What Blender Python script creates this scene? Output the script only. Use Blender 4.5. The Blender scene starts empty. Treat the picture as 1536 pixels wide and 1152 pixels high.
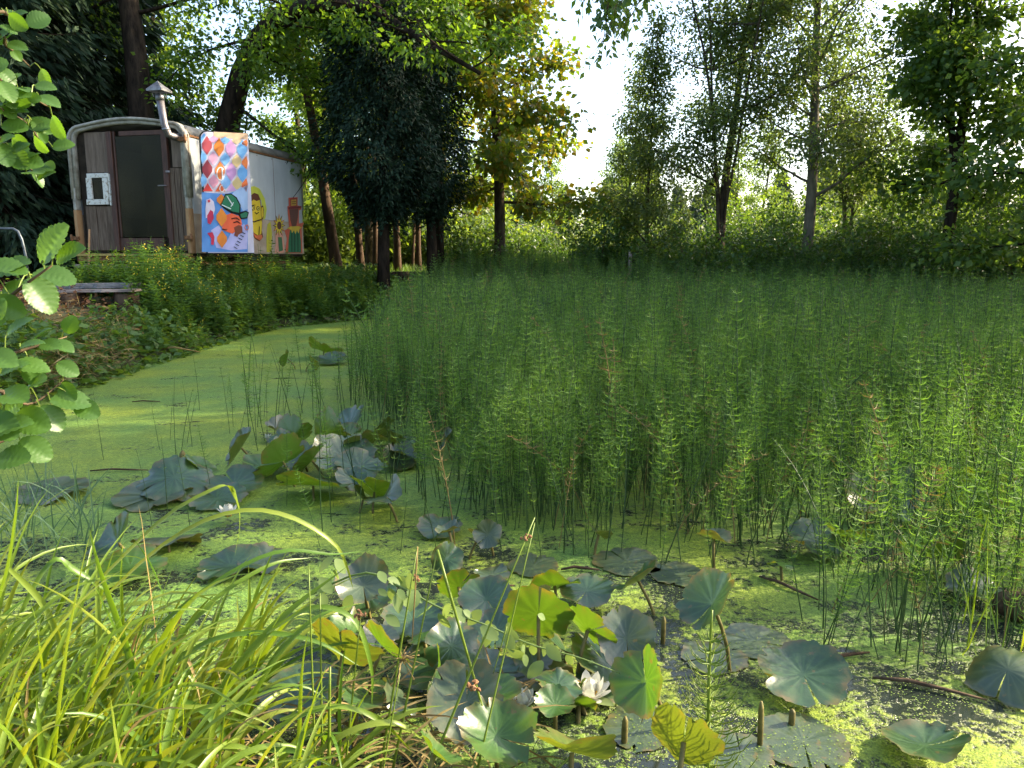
import bpy, math
import numpy as np
from math import radians as R, sin, cos, pi
# ---------------------------------------------------------------- camera, sky, sun, exposure
SC = bpy.context.scene
COL = SC.collection
CAMZ = 1.3; FPX = 1150.0; PITCH = math.atan(191/1150)
cd = bpy.data.cameras.new('camera'); cam = bpy.data.objects.new('camera', cd); COL.objects.link(cam)
cam.location = (0, 0, CAMZ); cam.rotation_euler = (pi/2-PITCH, 0, 0)
cd.sensor_width = 36; cd.lens = 36*FPX/1536; cd.clip_start = .05; cd.clip_end = 3000
SC.camera = cam
SUN_AZ, SUN_EL = 75, 31
w = bpy.data.worlds.new('World'); SC.world = w; w.use_nodes = True
nt = w.node_tree; bg = nt.nodes['Background']
sky = nt.nodes.new('ShaderNodeTexSky'); sky.sky_type = 'NISHITA'; sky.sun_disc = False
sky.sun_elevation = R(SUN_EL); sky.sun_rotation = R(SUN_AZ); sky.dust_density = 3.0; sky.air_density = 1.0
nt.links.new(sky.outputs[0], bg.inputs[0]); bg.inputs[1].default_value = .15
sd = bpy.data.lights.new('sun', 'SUN'); sd.energy = 3.8; sd.angle = R(.6); sd.color = (1, .86, .62)
sun = bpy.data.objects.new('sun', sd); COL.objects.link(sun)
sun.rotation_euler = (R(90-SUN_EL), 0, R(180-SUN_AZ))
sun.location = (20, 10, 20)
SC.view_settings.view_transform = 'Standard'; SC.view_settings.look = 'None'
SC.view_settings.exposure = 2.0; SC.view_settings.gamma = 1
SC.render.engine = 'CYCLES'; SC.cycles.use_denoising = True; SC.cycles.denoising_prefilter = 'NONE'
SC.cycles.max_bounces = 8; SC.cycles.transparent_max_bounces = 8; SC.cycles.transmission_bounces = 4
SC.cycles.diffuse_bounces = 4; SC.cycles.glossy_bounces = 2
# ---------------------------------------------------------------- helpers
rng = np.random.default_rng(7)
sp_, cp_ = sin(PITCH), cos(PITCH)
def ray(px, py):
    u = (px-768)/FPX; v = (576-py)/FPX
    return np.array([u, cp_+v*sp_, -sp_+v*cp_])
CAM = np.array([0, 0, CAMZ])
def at(px, py, d): r = ray(px, py); return CAM+r*(d/r[1])
def gz(px, py, z=0.): r = ray(px, py); return CAM+r*((z-CAMZ)/r[2])
def A(*a): return np.array(a, float)
def nrm(v): v = np.asarray(v, float); return v/np.maximum(np.linalg.norm(v, axis=-1, keepdims=True), 1e-9)
def srgb(h):
    h = h.lstrip('#'); c = [int(h[i:i+2], 16)/255 for i in (0, 2, 4)]
    return tuple((x/12.92 if x <= .04045 else ((x+.055)/1.055)**2.4) for x in c)
def sstep(a, b, x): t = np.clip((x-a)/(b-a), 0, 1); return t*t*(3-2*t)
ORG = {}
def tag(o, label=None, cat=None, group=None, kind=None):
    if label: o['label'] = label
    if cat: o['category'] = cat
    if group: o['group'] = group
    if kind: o['kind'] = kind
    return o
def thing(name, loc, label, cat, group=None):
    o = bpy.data.objects.new(name, None); COL.objects.link(o); o.location = loc; o.empty_display_size = .1
    ORG[o.name] = np.array(loc, float); return tag(o, label, cat, group)
def mesh(name, V, F, m, smooth=False):
    me = bpy.data.meshes.new(name)
    V = np.asarray(V, float)
    if isinstance(F, np.ndarray):
        n, k = F.shape
        me.vertices.add(len(V)); me.vertices.foreach_set('co', V.ravel())
        me.loops.add(n*k); me.loops.foreach_set('vertex_index', F.ravel().astype(np.int32))
        me.polygons.add(n); me.polygons.foreach_set('loop_start', np.arange(0, n*k, k, dtype=np.int32))
        try: me.polygons.foreach_set('loop_total', np.full(n, k, np.int32))
        except Exception: pass
        me.update(calc_edges=True)
    else:
        me.from_pydata(V.tolist(), [], [list(map(int, f)) for f in F]); me.update()
    if m: me.materials.append(m)
    if smooth: me.polygons.foreach_set('use_smooth', np.ones(len(me.polygons), bool))
    return me
def obj(name, V, F, m, parent=None, smooth=False, org=None):
    """V in world coordinates; origin is the parent's thing origin, or org for a top-level mesh"""
    V = np.asarray(V, float)
    o0 = ORG[parent.name] if parent is not None else (np.array(org, float) if org is not None else np.zeros(3))
    o = bpy.data.objects.new(name, mesh(name, V-o0, F, m, smooth)); COL.objects.link(o)
    if parent is not None: o.parent = parent
    else: o.location = o0
    ORG[o.name] = o0
    return o
def inst(name, me, loc, rz=0, sc=1, rx=0, ry=0, parent=None):
    o = bpy.data.objects.new(name, me); COL.objects.link(o)
    if parent is not None: o.parent = parent; loc = np.array(loc)-ORG[parent.name]
    o.location = loc; o.rotation_euler = (rx, ry, rz); o.scale = (sc, sc, sc) if np.isscalar(sc) else sc
    return o
def copy_tree(o, parent=None):
    c = o.copy(); COL.objects.link(c); c.parent = parent
    ORG[c.name] = ORG.get(o.name, np.zeros(3))
    for ch in list(o.children): copy_tree(ch, c)
    return c
def join(parts):
    Vs, Fs, k = [], [], 0
    for V, F in parts:
        Vs.append(np.asarray(V, float)); Fs += [[i+k for i in f] for f in F]; k += len(V)
    return np.concatenate(Vs), Fs
def jq(parts):
    Vs, Fs, k = [], [], 0
    for V, F in parts:
        Vs.append(V); Fs.append(np.asarray(F)+k); k += len(V)
    return np.concatenate(Vs), np.concatenate(Fs)
def tube(P, r, n=6, cap=True):
    P = np.asarray(P, float); k = len(P); r = np.broadcast_to(np.asarray(r, float), (k,))
    T = nrm(np.gradient(P, axis=0)); ref = A(0, 0, 1) if abs(T[0][2]) < .9 else A(1, 0, 0)
    V = []
    a = np.arange(n)*2*pi/n
    x = nrm(np.cross(ref, T[0]))
    for i in range(k):
        x = nrm(x-T[i]*np.dot(x, T[i])); y = np.cross(T[i], x)
        V.append(P[i]+r[i]*(np.cos(a)[:, None]*x+np.sin(a)[:, None]*y))
    V = np.concatenate(V)
    F = [[i*n+j, i*n+(j+1) % n, (i+1)*n+(j+1) % n, (i+1)*n+j] for i in range(k-1) for j in range(n)]
    if cap: F.append(list(range(n))[::-1]); F.append(list(range((k-1)*n, k*n)))
    return V, F
def box(c, ax, ay, az, hx, hy, hz, bev=0):
    """oriented box, half sizes; bevelled by insetting when bev>0"""
    c = np.asarray(c, float)
    s = [(-1, -1, -1), (1, -1, -1), (1, 1, -1), (-1, 1, -1), (-1, -1, 1), (1, -1, 1), (1, 1, 1), (-1, 1, 1)]
    if bev <= 0:
        V = [c+ax*hx*a+ay*hy*b+az*hz*d for a, b, d in s]
        return np.array(V), [[0, 3, 2, 1], [4, 5, 6, 7], [0, 1, 5, 4], [1, 2, 6, 5], [2, 3, 7, 6], [3, 0, 4, 7]]
    V = []; idx = {}
    for q, (a, b, d) in enumerate(s):
        for t in range(3):
            e = [hx-bev, hy-bev, hz-bev]; e[t] += bev
            idx[q, t] = len(V); V.append(c+ax*e[0]*a+ay*e[1]*b+az*e[2]*d)
    F = []
    for q in range(8): F.append([idx[q, 0], idx[q, 1], idx[q, 2]])
    fq = [([0, 3, 2, 1], 2), ([4, 5, 6, 7], 2), ([0, 1, 5, 4], 1), ([1, 2, 6, 5], 0), ([2, 3, 7, 6], 1), ([3, 0, 4, 7], 0)]
    for f, t in fq: F.append([idx[q, t] for q in f])
    for q in range(8):
        for p in range(q+1, 8):
            df = [t for t in range(3) if s[q][t] != s[p][t]]
            if len(df) == 1:
                t1, t2 = [t for t in range(3) if t != df[0]]
                F.append([idx[q, t1], idx[p, t1], idx[p, t2], idx[q, t2]])
    return np.array(V), F
X, Y, Z = A(1, 0, 0), A(0, 1, 0), A(0, 0, 1)
def leafquads(P, D, N, L, W, fold=.15):
    """bulk leaves: two triangles folded on the midrib"""
    D = nrm(D); S = nrm(np.cross(D, N)); U = np.cross(S, D)
    L = np.asarray(L)[:, None]; W = np.asarray(W)[:, None]
    m = P+D*L*.42
    V = np.stack([P, m+S*W*.5+U*W*fold, P+D*L, m-S*W*.5+U*W*fold], 1).reshape(-1, 3)
    b = np.arange(len(P))*4
    F = np.concatenate([np.stack([b, b+1, b+2], 1), np.stack([b, b+2, b+3], 1)])
    return V, F
def rdir(n, g=None): g = g or rng; return nrm(g.normal(size=(n, 3)))
# ---------------------------------------------------------------- materials
def newmat(name):
    m = bpy.data.materials.new(name); m.use_nodes = True; t = m.node_tree
    return m, t, t.nodes['Principled BSDF'], t.nodes['Material Output']
def nd(t, ty, **k):
    n = t.nodes.new(ty)
    for a, b in k.items(): setattr(n, a, b)
    return n
def rgba(c): return (*c[:3], 1)
def ramp(t, fac, stops):
    n = nd(t, 'ShaderNodeValToRGB'); e = n.color_ramp.elements
    while len(e) < len(stops): e.new(.5)
    for i, (p, c) in enumerate(stops): e[i].position = p; e[i].color = rgba(c)
    t.links.new(fac, n.inputs[0]); return n.outputs[0]
def noise(t, scale, detail=3, rough=.55, stretch=None, obj=True):
    tc = nd(t, 'ShaderNodeTexCoord'); src = tc.outputs['Object']
    if stretch:
        mp = nd(t, 'ShaderNodeMapping'); mp.inputs['Scale'].default_value = stretch
        t.links.new(src, mp.inputs[0]); src = mp.outputs[0]
    n = nd(t, 'ShaderNodeTexNoise'); n.inputs['Scale'].default_value = scale; n.inputs['Detail'].default_value = detail
    n.inputs['Roughness'].default_value = rough
    t.links.new(src, n.inputs['Vector']); return n.outputs[0]
def bump(t, b, h, st=.3, dist=.02):
    n = nd(t, 'ShaderNodeBump'); n.inputs['Strength'].default_value = st; n.inputs['Distance'].default_value = dist
    t.links.new(h, n.inputs['Height']); t.links.new(n.outputs[0], b.inputs['Normal'])
def leafmat(name, cols, trans=.4, tcol=None, rough=.45, spec=.4, nscale=None, perobj=False):
    """cols: darkest to lightest leaf colours; varies leaf by leaf"""
    m, t, b, out = newmat(name)
    g = nd(t, 'ShaderNodeNewGeometry'); fac = g.outputs['Random Per Island']
    if perobj:
        oi = nd(t, 'ShaderNodeObjectInfo'); mx = nd(t, 'ShaderNodeMath', operation='MULTIPLY_ADD')
        t.links.new(fac, mx.inputs[0]); mx.inputs[1].default_value = .4
        m2 = nd(t, 'ShaderNodeMath', operation='MULTIPLY'); t.links.new(oi.outputs['Random'], m2.inputs[0]); m2.inputs[1].default_value = .6
        t.links.new(m2.outputs[0], mx.inputs[2]); fac = mx.outputs[0]
    if nscale:
        ns = noise(t, nscale, 2); mx = nd(t, 'ShaderNodeMix'); mx.inputs[0].default_value = .5
        t.links.new(fac, mx.inputs[2]); t.links.new(ns, mx.inputs[3]); fac = mx.outputs[0]
    st = [(i/(len(cols)-1), c) for i, c in enumerate(cols)]
    c = ramp(t, fac, st)
    t.links.new(c, b.inputs['Base Color']); b.inputs['Roughness'].default_value = rough
    b.inputs['Specular IOR Level'].default_value = spec
    tr = nd(t, 'ShaderNodeBsdfTranslucent')
    mu = nd(t, 'ShaderNodeMix', data_type='RGBA', blend_type='MULTIPLY'); mu.inputs[0].default_value = 1
    t.links.new(c, mu.inputs[6]); mu.inputs[7].default_value = rgba(tcol or (2.6, 2.2, .7))
    t.links.new(mu.outputs[2], tr.inputs[0])
    mi = nd(t, 'ShaderNodeMixShader'); mi.inputs[0].default_value = trans
    t.links.new(b.outputs[0], mi.inputs[1]); t.links.new(tr.outputs[0], mi.inputs[2]); t.links.new(mi.outputs[0], out.inputs[0])
    return m
def surf(name, c1, c2, scale=6, rough=.8, spec=.2, bst=.3, bd=.02, stretch=None, metal=0, detail=5, lo=.35, hi=.65, c3=None, bscale=None):
    m, t, b, out = newmat(name)
    n = noise(t, scale, detail, .6, stretch)
    st = [(lo, c1), (hi, c2)] if c3 is None else [(lo, c1), ((lo+hi)/2, c2), (hi, c3)]
    t.links.new(ramp(t, n, st), b.inputs['Base Color'])
    b.inputs['Roughness'].default_value = rough; b.inputs['Specular IOR Level'].default_value = spec; b.inputs['Metallic'].default_value = metal
    if bst: bump(t, b, noise(t, bscale, 4, .6, stretch) if bscale else n, bst, bd)
    return m
M = {}
M['bark'] = surf('bark', (.025, .018, .012), (.10, .075, .05), 9, .9, .1, .8, .04, (1, 1, .25))
M['bark_dark'] = surf('bark_dark', (.012, .009, .007), (.045, .032, .022), 9, .9, .1, .8, .04, (1, 1, .25))
M['bark_red'] = surf('bark_red', (.04, .026, .017), (.115, .075, .048), 8, .9, .1, .8, .03, (1, 1, .2))
M['bark_grey'] = surf('bark_grey', (.07, .06, .045), (.20, .17, .12), 7, .85, .15, .5, .03, (1, 1, .3))
M['twig'] = surf('twig', (.05, .035, .02), (.13, .09, .05), 20, .8, .2, .3, .005)
M['oak'] = leafmat('oak_leaf', [(.045, .10, .016), (.07, .145, .02), (.11, .19, .026)], .55)
M['maple'] = leafmat('maple_leaf', [(.06, .11, .016), (.10, .155, .02), (.15, .18, .022), (.21, .15, .025)], .52, (2.2, 2.0, .6))
M['alderfar'] = leafmat('alder_leaf_far', [(.065, .105, .042), (.095, .145, .048), (.13, .185, .05)], .52, (2.2, 2.0, .8), .35, .55)
M['mapledark'] = leafmat('maple_leaf_dark', [(.045, .095, .024), (.065, .13, .03), (.10, .17, .034)], .5)
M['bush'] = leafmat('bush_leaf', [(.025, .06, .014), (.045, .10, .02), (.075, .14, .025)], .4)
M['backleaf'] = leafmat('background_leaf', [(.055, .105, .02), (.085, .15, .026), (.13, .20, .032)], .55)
M['bushlit'] = leafmat('sunlit_bush_leaf', [(.055, .10, .028), (.085, .14, .034), (.12, .17, .04)], .4)  # paler copy of the bush leaf, with sunlight put into its colour
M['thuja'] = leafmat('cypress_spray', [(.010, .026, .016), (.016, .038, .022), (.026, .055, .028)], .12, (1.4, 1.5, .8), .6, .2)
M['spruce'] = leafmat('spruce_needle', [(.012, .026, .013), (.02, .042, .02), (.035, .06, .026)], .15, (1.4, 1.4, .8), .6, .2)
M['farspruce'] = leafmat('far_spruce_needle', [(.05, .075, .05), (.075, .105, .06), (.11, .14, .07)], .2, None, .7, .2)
M['horsetail'] = leafmat('horsetail_green', [(.058, .118, .027), (.096, .188, .042), (.17, .275, .066)], .4, (1.7, 1.7, .65), .6, .2, perobj=True)
M['horsetail_dry'] = leafmat('horsetail_dry', [(.16, .12, .05), (.25, .19, .08)], .25, (1.3, 1.2, .7), .6, .2)
M['plant'] = leafmat('loosestrife_leaf', [(.045, .105, .025), (.065, .14, .03), (.10, .19, .036)], .4, None, .5, .35, perobj=True)
M['cover'] = leafmat('ground_cover_leaf', [(.035, .085, .022), (.06, .125, .028), (.095, .17, .034), (.16, .20, .04)], .38, None, .5, .35, nscale=.8)
M['yellow'] = leafmat('yellow_petal', [(.7, .52, .03), (.8, .62, .06)], .3, (1.1, 1, .5))
M['straw'] = leafmat('straw', [(.13, .09, .035), (.26, .19, .075), (.36, .28, .12)], .3, (1.2, 1.1, .7), .7, .2)
M['sedge'] = leafmat('sedge_blade', [(.045, .11, .014), (.085, .17, .018), (.15, .23, .022), (.24, .27, .045)], .42, (2.0, 1.7, .45), .38, .45, perobj=True)
M['bluegrass'] = leafmat('blue_grass_blade', [(.06, .12, .06), (.10, .17, .09)], .3, (1.6, 1.6, .8), .5, .3)
M['rush'] = leafmat('rush_stem', [(.10, .18, .02), (.20, .26, .03)], .3, (1.5, 1.3, .5), .4, .4)
M['rush_brown'] = surf('rush_spikelet', (.16, .075, .035), (.28, .15, .075), 60, .8, .2, .3, .002)
M['alder'] = leafmat('alder_leaf', [(.045, .105, .022), (.065, .14, .028), (.09, .18, .03)], .45, (2.4, 2.2, .5), .42, .5, perobj=True)
M['pale_leaf'] = leafmat('bittersweet_leaf', [(.12, .19, .06), (.20, .27, .10)], .4, (1.6, 1.5, .7), .5, .3)
M['horsetail_stem'] = leafmat('horsetail_stem', [(.02, .05, .018), (.035, .075, .022), (.06, .10, .028)], .1, (1.3, 1.2, .6), .5, .3, perobj=True)
def padmat(name, top, top2, back, trans, rough):
    m, t, b, out = newmat(name)
    tc = nd(t, 'ShaderNodeTexCoord')
    n = noise(t, 14, 4)
    c0 = ramp(t, n, [(.35, top), (.7, top2)])
    at_ = nd(t, 'ShaderNodeAttribute', attribute_name='vein')
    vm = nd(t, 'ShaderNodeMix', data_type='RGBA'); t.links.new(at_.outputs['Fac'], vm.inputs[0]); t.links.new(c0, vm.inputs[6]); vm.inputs[7].default_value = rgba(tuple(min(1, x*1.15+.006) for x in top2)); c = vm.outputs[2]
    g = nd(t, 'ShaderNodeNewGeometry'); mx = nd(t, 'ShaderNodeMix', data_type='RGBA')
    t.links.new(g.outputs['Backfacing'], mx.inputs[0]); t.links.new(c, mx.inputs[6]); mx.inputs[7].default_value = rgba(back)
    # blotches of decay
    n2 = noise(t, 38, 2); sp = ramp(t, n2, [(.66, (0, 0, 0)), (.71, (1, 1, 1))])
    m3 = nd(t, 'ShaderNodeMix', data_type='RGBA'); t.links.new(sp, m3.inputs[0]); t.links.new(mx.outputs[2], m3.inputs[6]); m3.inputs[7].default_value = (.10, .09, .035, 1)
    ra = nd(t, 'ShaderNodeAttribute', attribute_name='rim'); rn = ramp(t, noise(t, 17, 4, .7), [(.42, (0, 0, 0)), (.6, (1, 1, 1))])
    rm_ = nd(t, 'ShaderNodeMath', operation='MULTIPLY'); t.links.new(ra.outputs['Fac'], rm_.inputs[0]); t.links.new(rn, rm_.inputs[1])
    m4 = nd(t, 'ShaderNodeMix', data_type='RGBA'); t.links.new(rm_.outputs[0], m4.inputs[0]); t.links.new(m3.outputs[2], m4.inputs[6]); m4.inputs[7].default_value = (.13, .10, .035, 1); m3 = m4
    t.links.new(m3.outputs[2], b.inputs['Base Color']); b.inputs['Roughness'].default_value = rough; b.inputs['Specular IOR Level'].default_value = .8
    bump(t, b, noise(t, 22, 3, .55), .25, .01)
    tr = nd(t, 'ShaderNodeBsdfTranslucent'); mu = nd(t, 'ShaderNodeMix', data_type='RGBA', blend_type='MULTIPLY'); mu.inputs[0].default_value = 1
    t.links.new(m3.outputs[2], mu.inputs[6]); mu.inputs[7].default_value = (2.2, 2.0, .5, 1); t.links.new(mu.outputs[2], tr.inputs[0])
    mi = nd(t, 'ShaderNodeMixShader'); mi.inputs[0].default_value = trans
    t.links.new(b.outputs[0], mi.inputs[1]); t.links.new(tr.outputs[0], mi.inputs[2]); t.links.new(mi.outputs[0], out.inputs[0])
    return m
M['pad'] = padmat('lily_leaf', (.024, .058, .022), (.042, .092, .03), (.07, .105, .026), .22, .31)
M['pad_green'] = padmat('lily_leaf_green', (.04, .10, .018), (.06, .135, .022), (.06, .12, .016), .36, .36)
M['pad_old'] = padmat('lily_leaf_old', (.035, .062, .03), (.065, .092, .042), (.08, .095, .03), .16, .34)
M['pad_yellow'] = padmat('lily_leaf_sunlit', (.07, .125, .022), (.13, .165, .03), (.09, .125, .02), .36, .38)  # brighter yellow copy for lit leaves; the sunlight is put into the colour
M['petiole'] = surf('lily_stalk', (.09, .075, .02), (.17, .14, .04), 30, .6, .3, .2, .002)
M['petal'] = leafmat('lily_petal', [(.58, .57, .50), (.68, .67, .60)], .25, (1, 1, .9), .5, .3)
M['sepal'] = leafmat('lily_sepal', [(.16, .22, .08), (.22, .28, .12)], .3, (1.3, 1.2, .7), .5, .3)
M['stamen'] = surf('lily_stamen', (.75, .42, .03), (.85, .55, .08), 60, .7, .2, 0)
M['rotten'] = surf('rotten_wood', (.035, .022, .014), (.12, .08, .05), 12, .9, .1, .7, .02)
M['litter'] = leafmat('fallen_leaf', [(.09, .04, .02), (.20, .09, .04), (.28, .16, .06)], .15, (1.1, .9, .6), .7, .2)
M['plank'] = surf('weathered_plank', (.16, .12, .095), (.33, .27, .225), 5, .85, .15, .4, .01, (.6, 6, 6))
M['log'] = surf('log_bark', (.035, .022, .015), (.12, .08, .05), 8, .9, .1, .6, .03, (1, 1, .25))
M['metal_dark'] = surf('old_steel_tube', (.06, .07, .08), (.14, .16, .18), 10, .45, .5, .1, .002, None, .6)
def water():
    m, t, b, out = newmat('duckweed_water')
    tc = nd(t, 'ShaderNodeTexCoord')
    fine = nd(t, 'ShaderNodeTexVoronoi'); fine.inputs['Scale'].default_value = 210; t.links.new(tc.outputs['Object'], fine.inputs['Vector'])
    mid = noise(t, 34, 4, .7); big = noise(t, 2.6, 8, .72); huge = noise(t, .9, 4)
    # duckweed colour: three real tones of frond
    add = nd(t, 'ShaderNodeMix'); add.inputs[0].default_value = .42; t.links.new(mid, add.inputs[2]); t.links.new(fine.outputs['Color'], add.inputs[3])
    c = ramp(t, add.outputs[0], [(.33, (.085, .135, .013)), (.5, (.18, .245, .02)), (.67, (.30, .36, .036))])
    gg = ramp(t, huge, [(.40, (1, 1, 1)), (.60, (.62, .85, 1.5))]); mg = nd(t, 'ShaderNodeMix', data_type='RGBA', blend_type='MULTIPLY'); mg.inputs[0].default_value = 1; t.links.new(c, mg.inputs[6]); t.links.new(gg, mg.inputs[7]); c = mg.outputs[2]
    mm = ramp(t, noise(t, 5, 5, .7), [(.3, (.72, .76, .8)), (.7, (1.15, 1.12, 1.0))]); mh = nd(t, 'ShaderNodeMix', data_type='RGBA', blend_type='MULTIPLY'); mh.inputs[0].default_value = 1; t.links.new(c, mh.inputs[6]); t.links.new(mm, mh.inputs[7]); c = mh.outputs[2]
    # holes with dark open water; more of them close to the lilies (object x+,y-)
    sx = nd(t, 'ShaderNodeSeparateXYZ'); t.links.new(tc.outputs['Object'], sx.inputs[0])
    mr = nd(t, 'ShaderNodeMapRange'); mr.inputs[1].default_value = 4.6; mr.inputs[2].default_value = 2.1; mr.inputs[3].default_value = .0; mr.inputs[4].default_value = .15
    t.links.new(sx.outputs[1], mr.inputs[0])
    s1 = nd(t, 'ShaderNodeMath', operation='MULTIPLY_ADD'); t.links.new(mid, s1.inputs[0]); s1.inputs[1].default_value = .5
    t.links.new(big, s1.inputs[2])
    s2 = nd(t, 'ShaderNodeMath', operation='SUBTRACT'); t.links.new(s1.outputs[0], s2.inputs[0]); t.links.new(mr.outputs[0], s2.inputs[1])
    stk = noise(t, 1.5, 6, .65, (1, 4.5, 1)); sk = ramp(t, stk, [(.30, (.32, .32, .32)), (.37, (0, 0, 0))])
    s3 = nd(t, 'ShaderNodeMath', operation='SUBTRACT'); t.links.new(s2.outputs[0], s3.inputs[0]); t.links.new(sk, s3.inputs[1]); s2 = s3
    hole = ramp(t, s2.outputs[0], [(.56, (1, 1, 1)), (.66, (0, 0, 0))])
    mx = nd(t, 'ShaderNodeMix', data_type='RGBA'); t.links.new(hole, mx.inputs[0]); t.links.new(c, mx.inputs[6]); mx.inputs[7].default_value = (.018, .024, .018, 1)
    t.links.new(mx.outputs[2], b.inputs['Base Color'])
    rr = nd(t, 'ShaderNodeMapRange'); t.links.new(hole, rr.inputs[0]); rr.inputs[3].default_value = .62; rr.inputs[4].default_value = .12
    t.links.new(rr.outputs[0], b.inputs['Roughness']); b.inputs['Specular IOR Level'].default_value = .4
    ih = nd(t, 'ShaderNodeMath', operation='SUBTRACT'); ih.inputs[0].default_value = 1; t.links.new(hole, ih.inputs[1])
    hh = nd(t, 'ShaderNodeMath', operation='MULTIPLY'); t.links.new(add.outputs[0], hh.inputs[0]); t.links.new(ih.outputs[0], hh.inputs[1])
    bump(t, b, hh.outputs[0], .7, .012)
    return m
M['water'] = water()
M['duckweed'] = leafmat('duckweed_frond', [(.11, .19, .03), (.19, .29, .045), (.30, .37, .08)], .25, (1.3, 1.2, .6), .5, .3)
def groundmat():
    m, t, b, out = newmat('bank_soil_and_grass')
    n1 = noise(t, 1.3, 5, .6); n2 = noise(t, 30, 4, .7)
    mx = nd(t, 'ShaderNodeMix'); mx.inputs[0].default_value = .5; t.links.new(n1, mx.inputs[2]); t.links.new(n2, mx.inputs[3])
    t.links.new(ramp(t, mx.outputs[0], [(.3, (.035, .026, .016)), (.46, (.06, .06, .022)), (.6, (.07, .11, .03)), (.75, (.14, .13, .05))]), b.inputs['Base Color'])
    b.inputs['Roughness'].default_value = .95; bump(t, b, n2, .8, .05); return m
M['ground'] = groundmat()
M['meadow'] = surf('meadow_grass', (.09, .13, .03), (.20, .21, .06), 3, .9, .1, .8, .08)
# ---------------------------------------------------------------- the ground and the pond
SH = A([-3, -2.2], [1.2, -2.6], [2.0, -3.1], [3.5, -3.9], [6.5, -4.3], [9.4, -4.4], [12, -4.45], [14.2, -4.35], [15.6, -3.4], [17, -2.6], [18.5, -1.6], [40, 6])
def nz(x, y):
    return .5*np.sin(x*2.3+y*1.1)*np.cos(y*1.9-x*.7)+.3*np.sin(x*5.1-y*4.3+1)+.2*np.sin(y*9.7+x*8.1)
def shore(y): return np.interp(y, SH[:, 0], SH[:, 1])
def zt(x, y):
    x = np.asarray(x, float); y = np.asarray(y, float)
    s = shore(y)+.12*nz(x, y*2)-x
    zl = -.3+sstep(-.25, .2, s)*.42+sstep(.1, 2.2, s)*.50
    zf = -.3+sstep(12.5, 23, y)*1.0
    zr = -.3+sstep(9.5, 12.5, x)*1.0
    zn = -.3+sstep(2.1, 1.0, y+np.clip(x+.2, -.3, 5)*.75)*.42
    z = np.maximum.reduce([zl, zf, zr, zn])
    land = sstep(-.1, .3, z)
    return z+land*.05*nz(x, y)+.02*land*nz(x*3.1, y*2.7)
def grid(x0, x1, y0, y1, nx, ny, px=1., py=1.):
    u = np.linspace(-1, 1, nx); xs = (x0+x1)/2+(x1-x0)/2*np.sign(u)*np.abs(u)**px
    ys = y0+(y1-y0)*np.linspace(0, 1, ny)**py
    GX, GY = np.meshgrid(xs, ys)
    i = np.arange(ny-1)[:, None]*nx+np.arange(nx-1)[None]
    F = np.stack([i, i+1, i+nx+1, i+nx], -1).reshape(-1, 4)
    return GX, GY, F
GX, GY, F = grid(-30, 30, -6, 30, 200, 170)
tag(obj('ground', np.stack([GX, GY, zt(GX, GY)], -1).reshape(-1, 3), F, M['ground'], None, True), kind='structure')
GX, GY, F = grid(-1500, 1500, 29.8, 2400, 40, 40, 3, 3)
gz_ = .66+.0*GX-sstep(30, 60, GY)*2.2*np.exp(-((GX-3)/30)**2)+sstep(150, 900, GY)*6
tag(obj('meadow', np.stack([GX, GY, gz_], -1).reshape(-1, 3), F, M['meadow'], None, True), kind='structure')
GX, GY, F = grid(-7, 14, -1, 19, 2, 2)
tag(obj('pond_water', np.stack([GX, GY, 0*GX], -1).reshape(-1, 3), F, M['water']), kind='structure')
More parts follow.
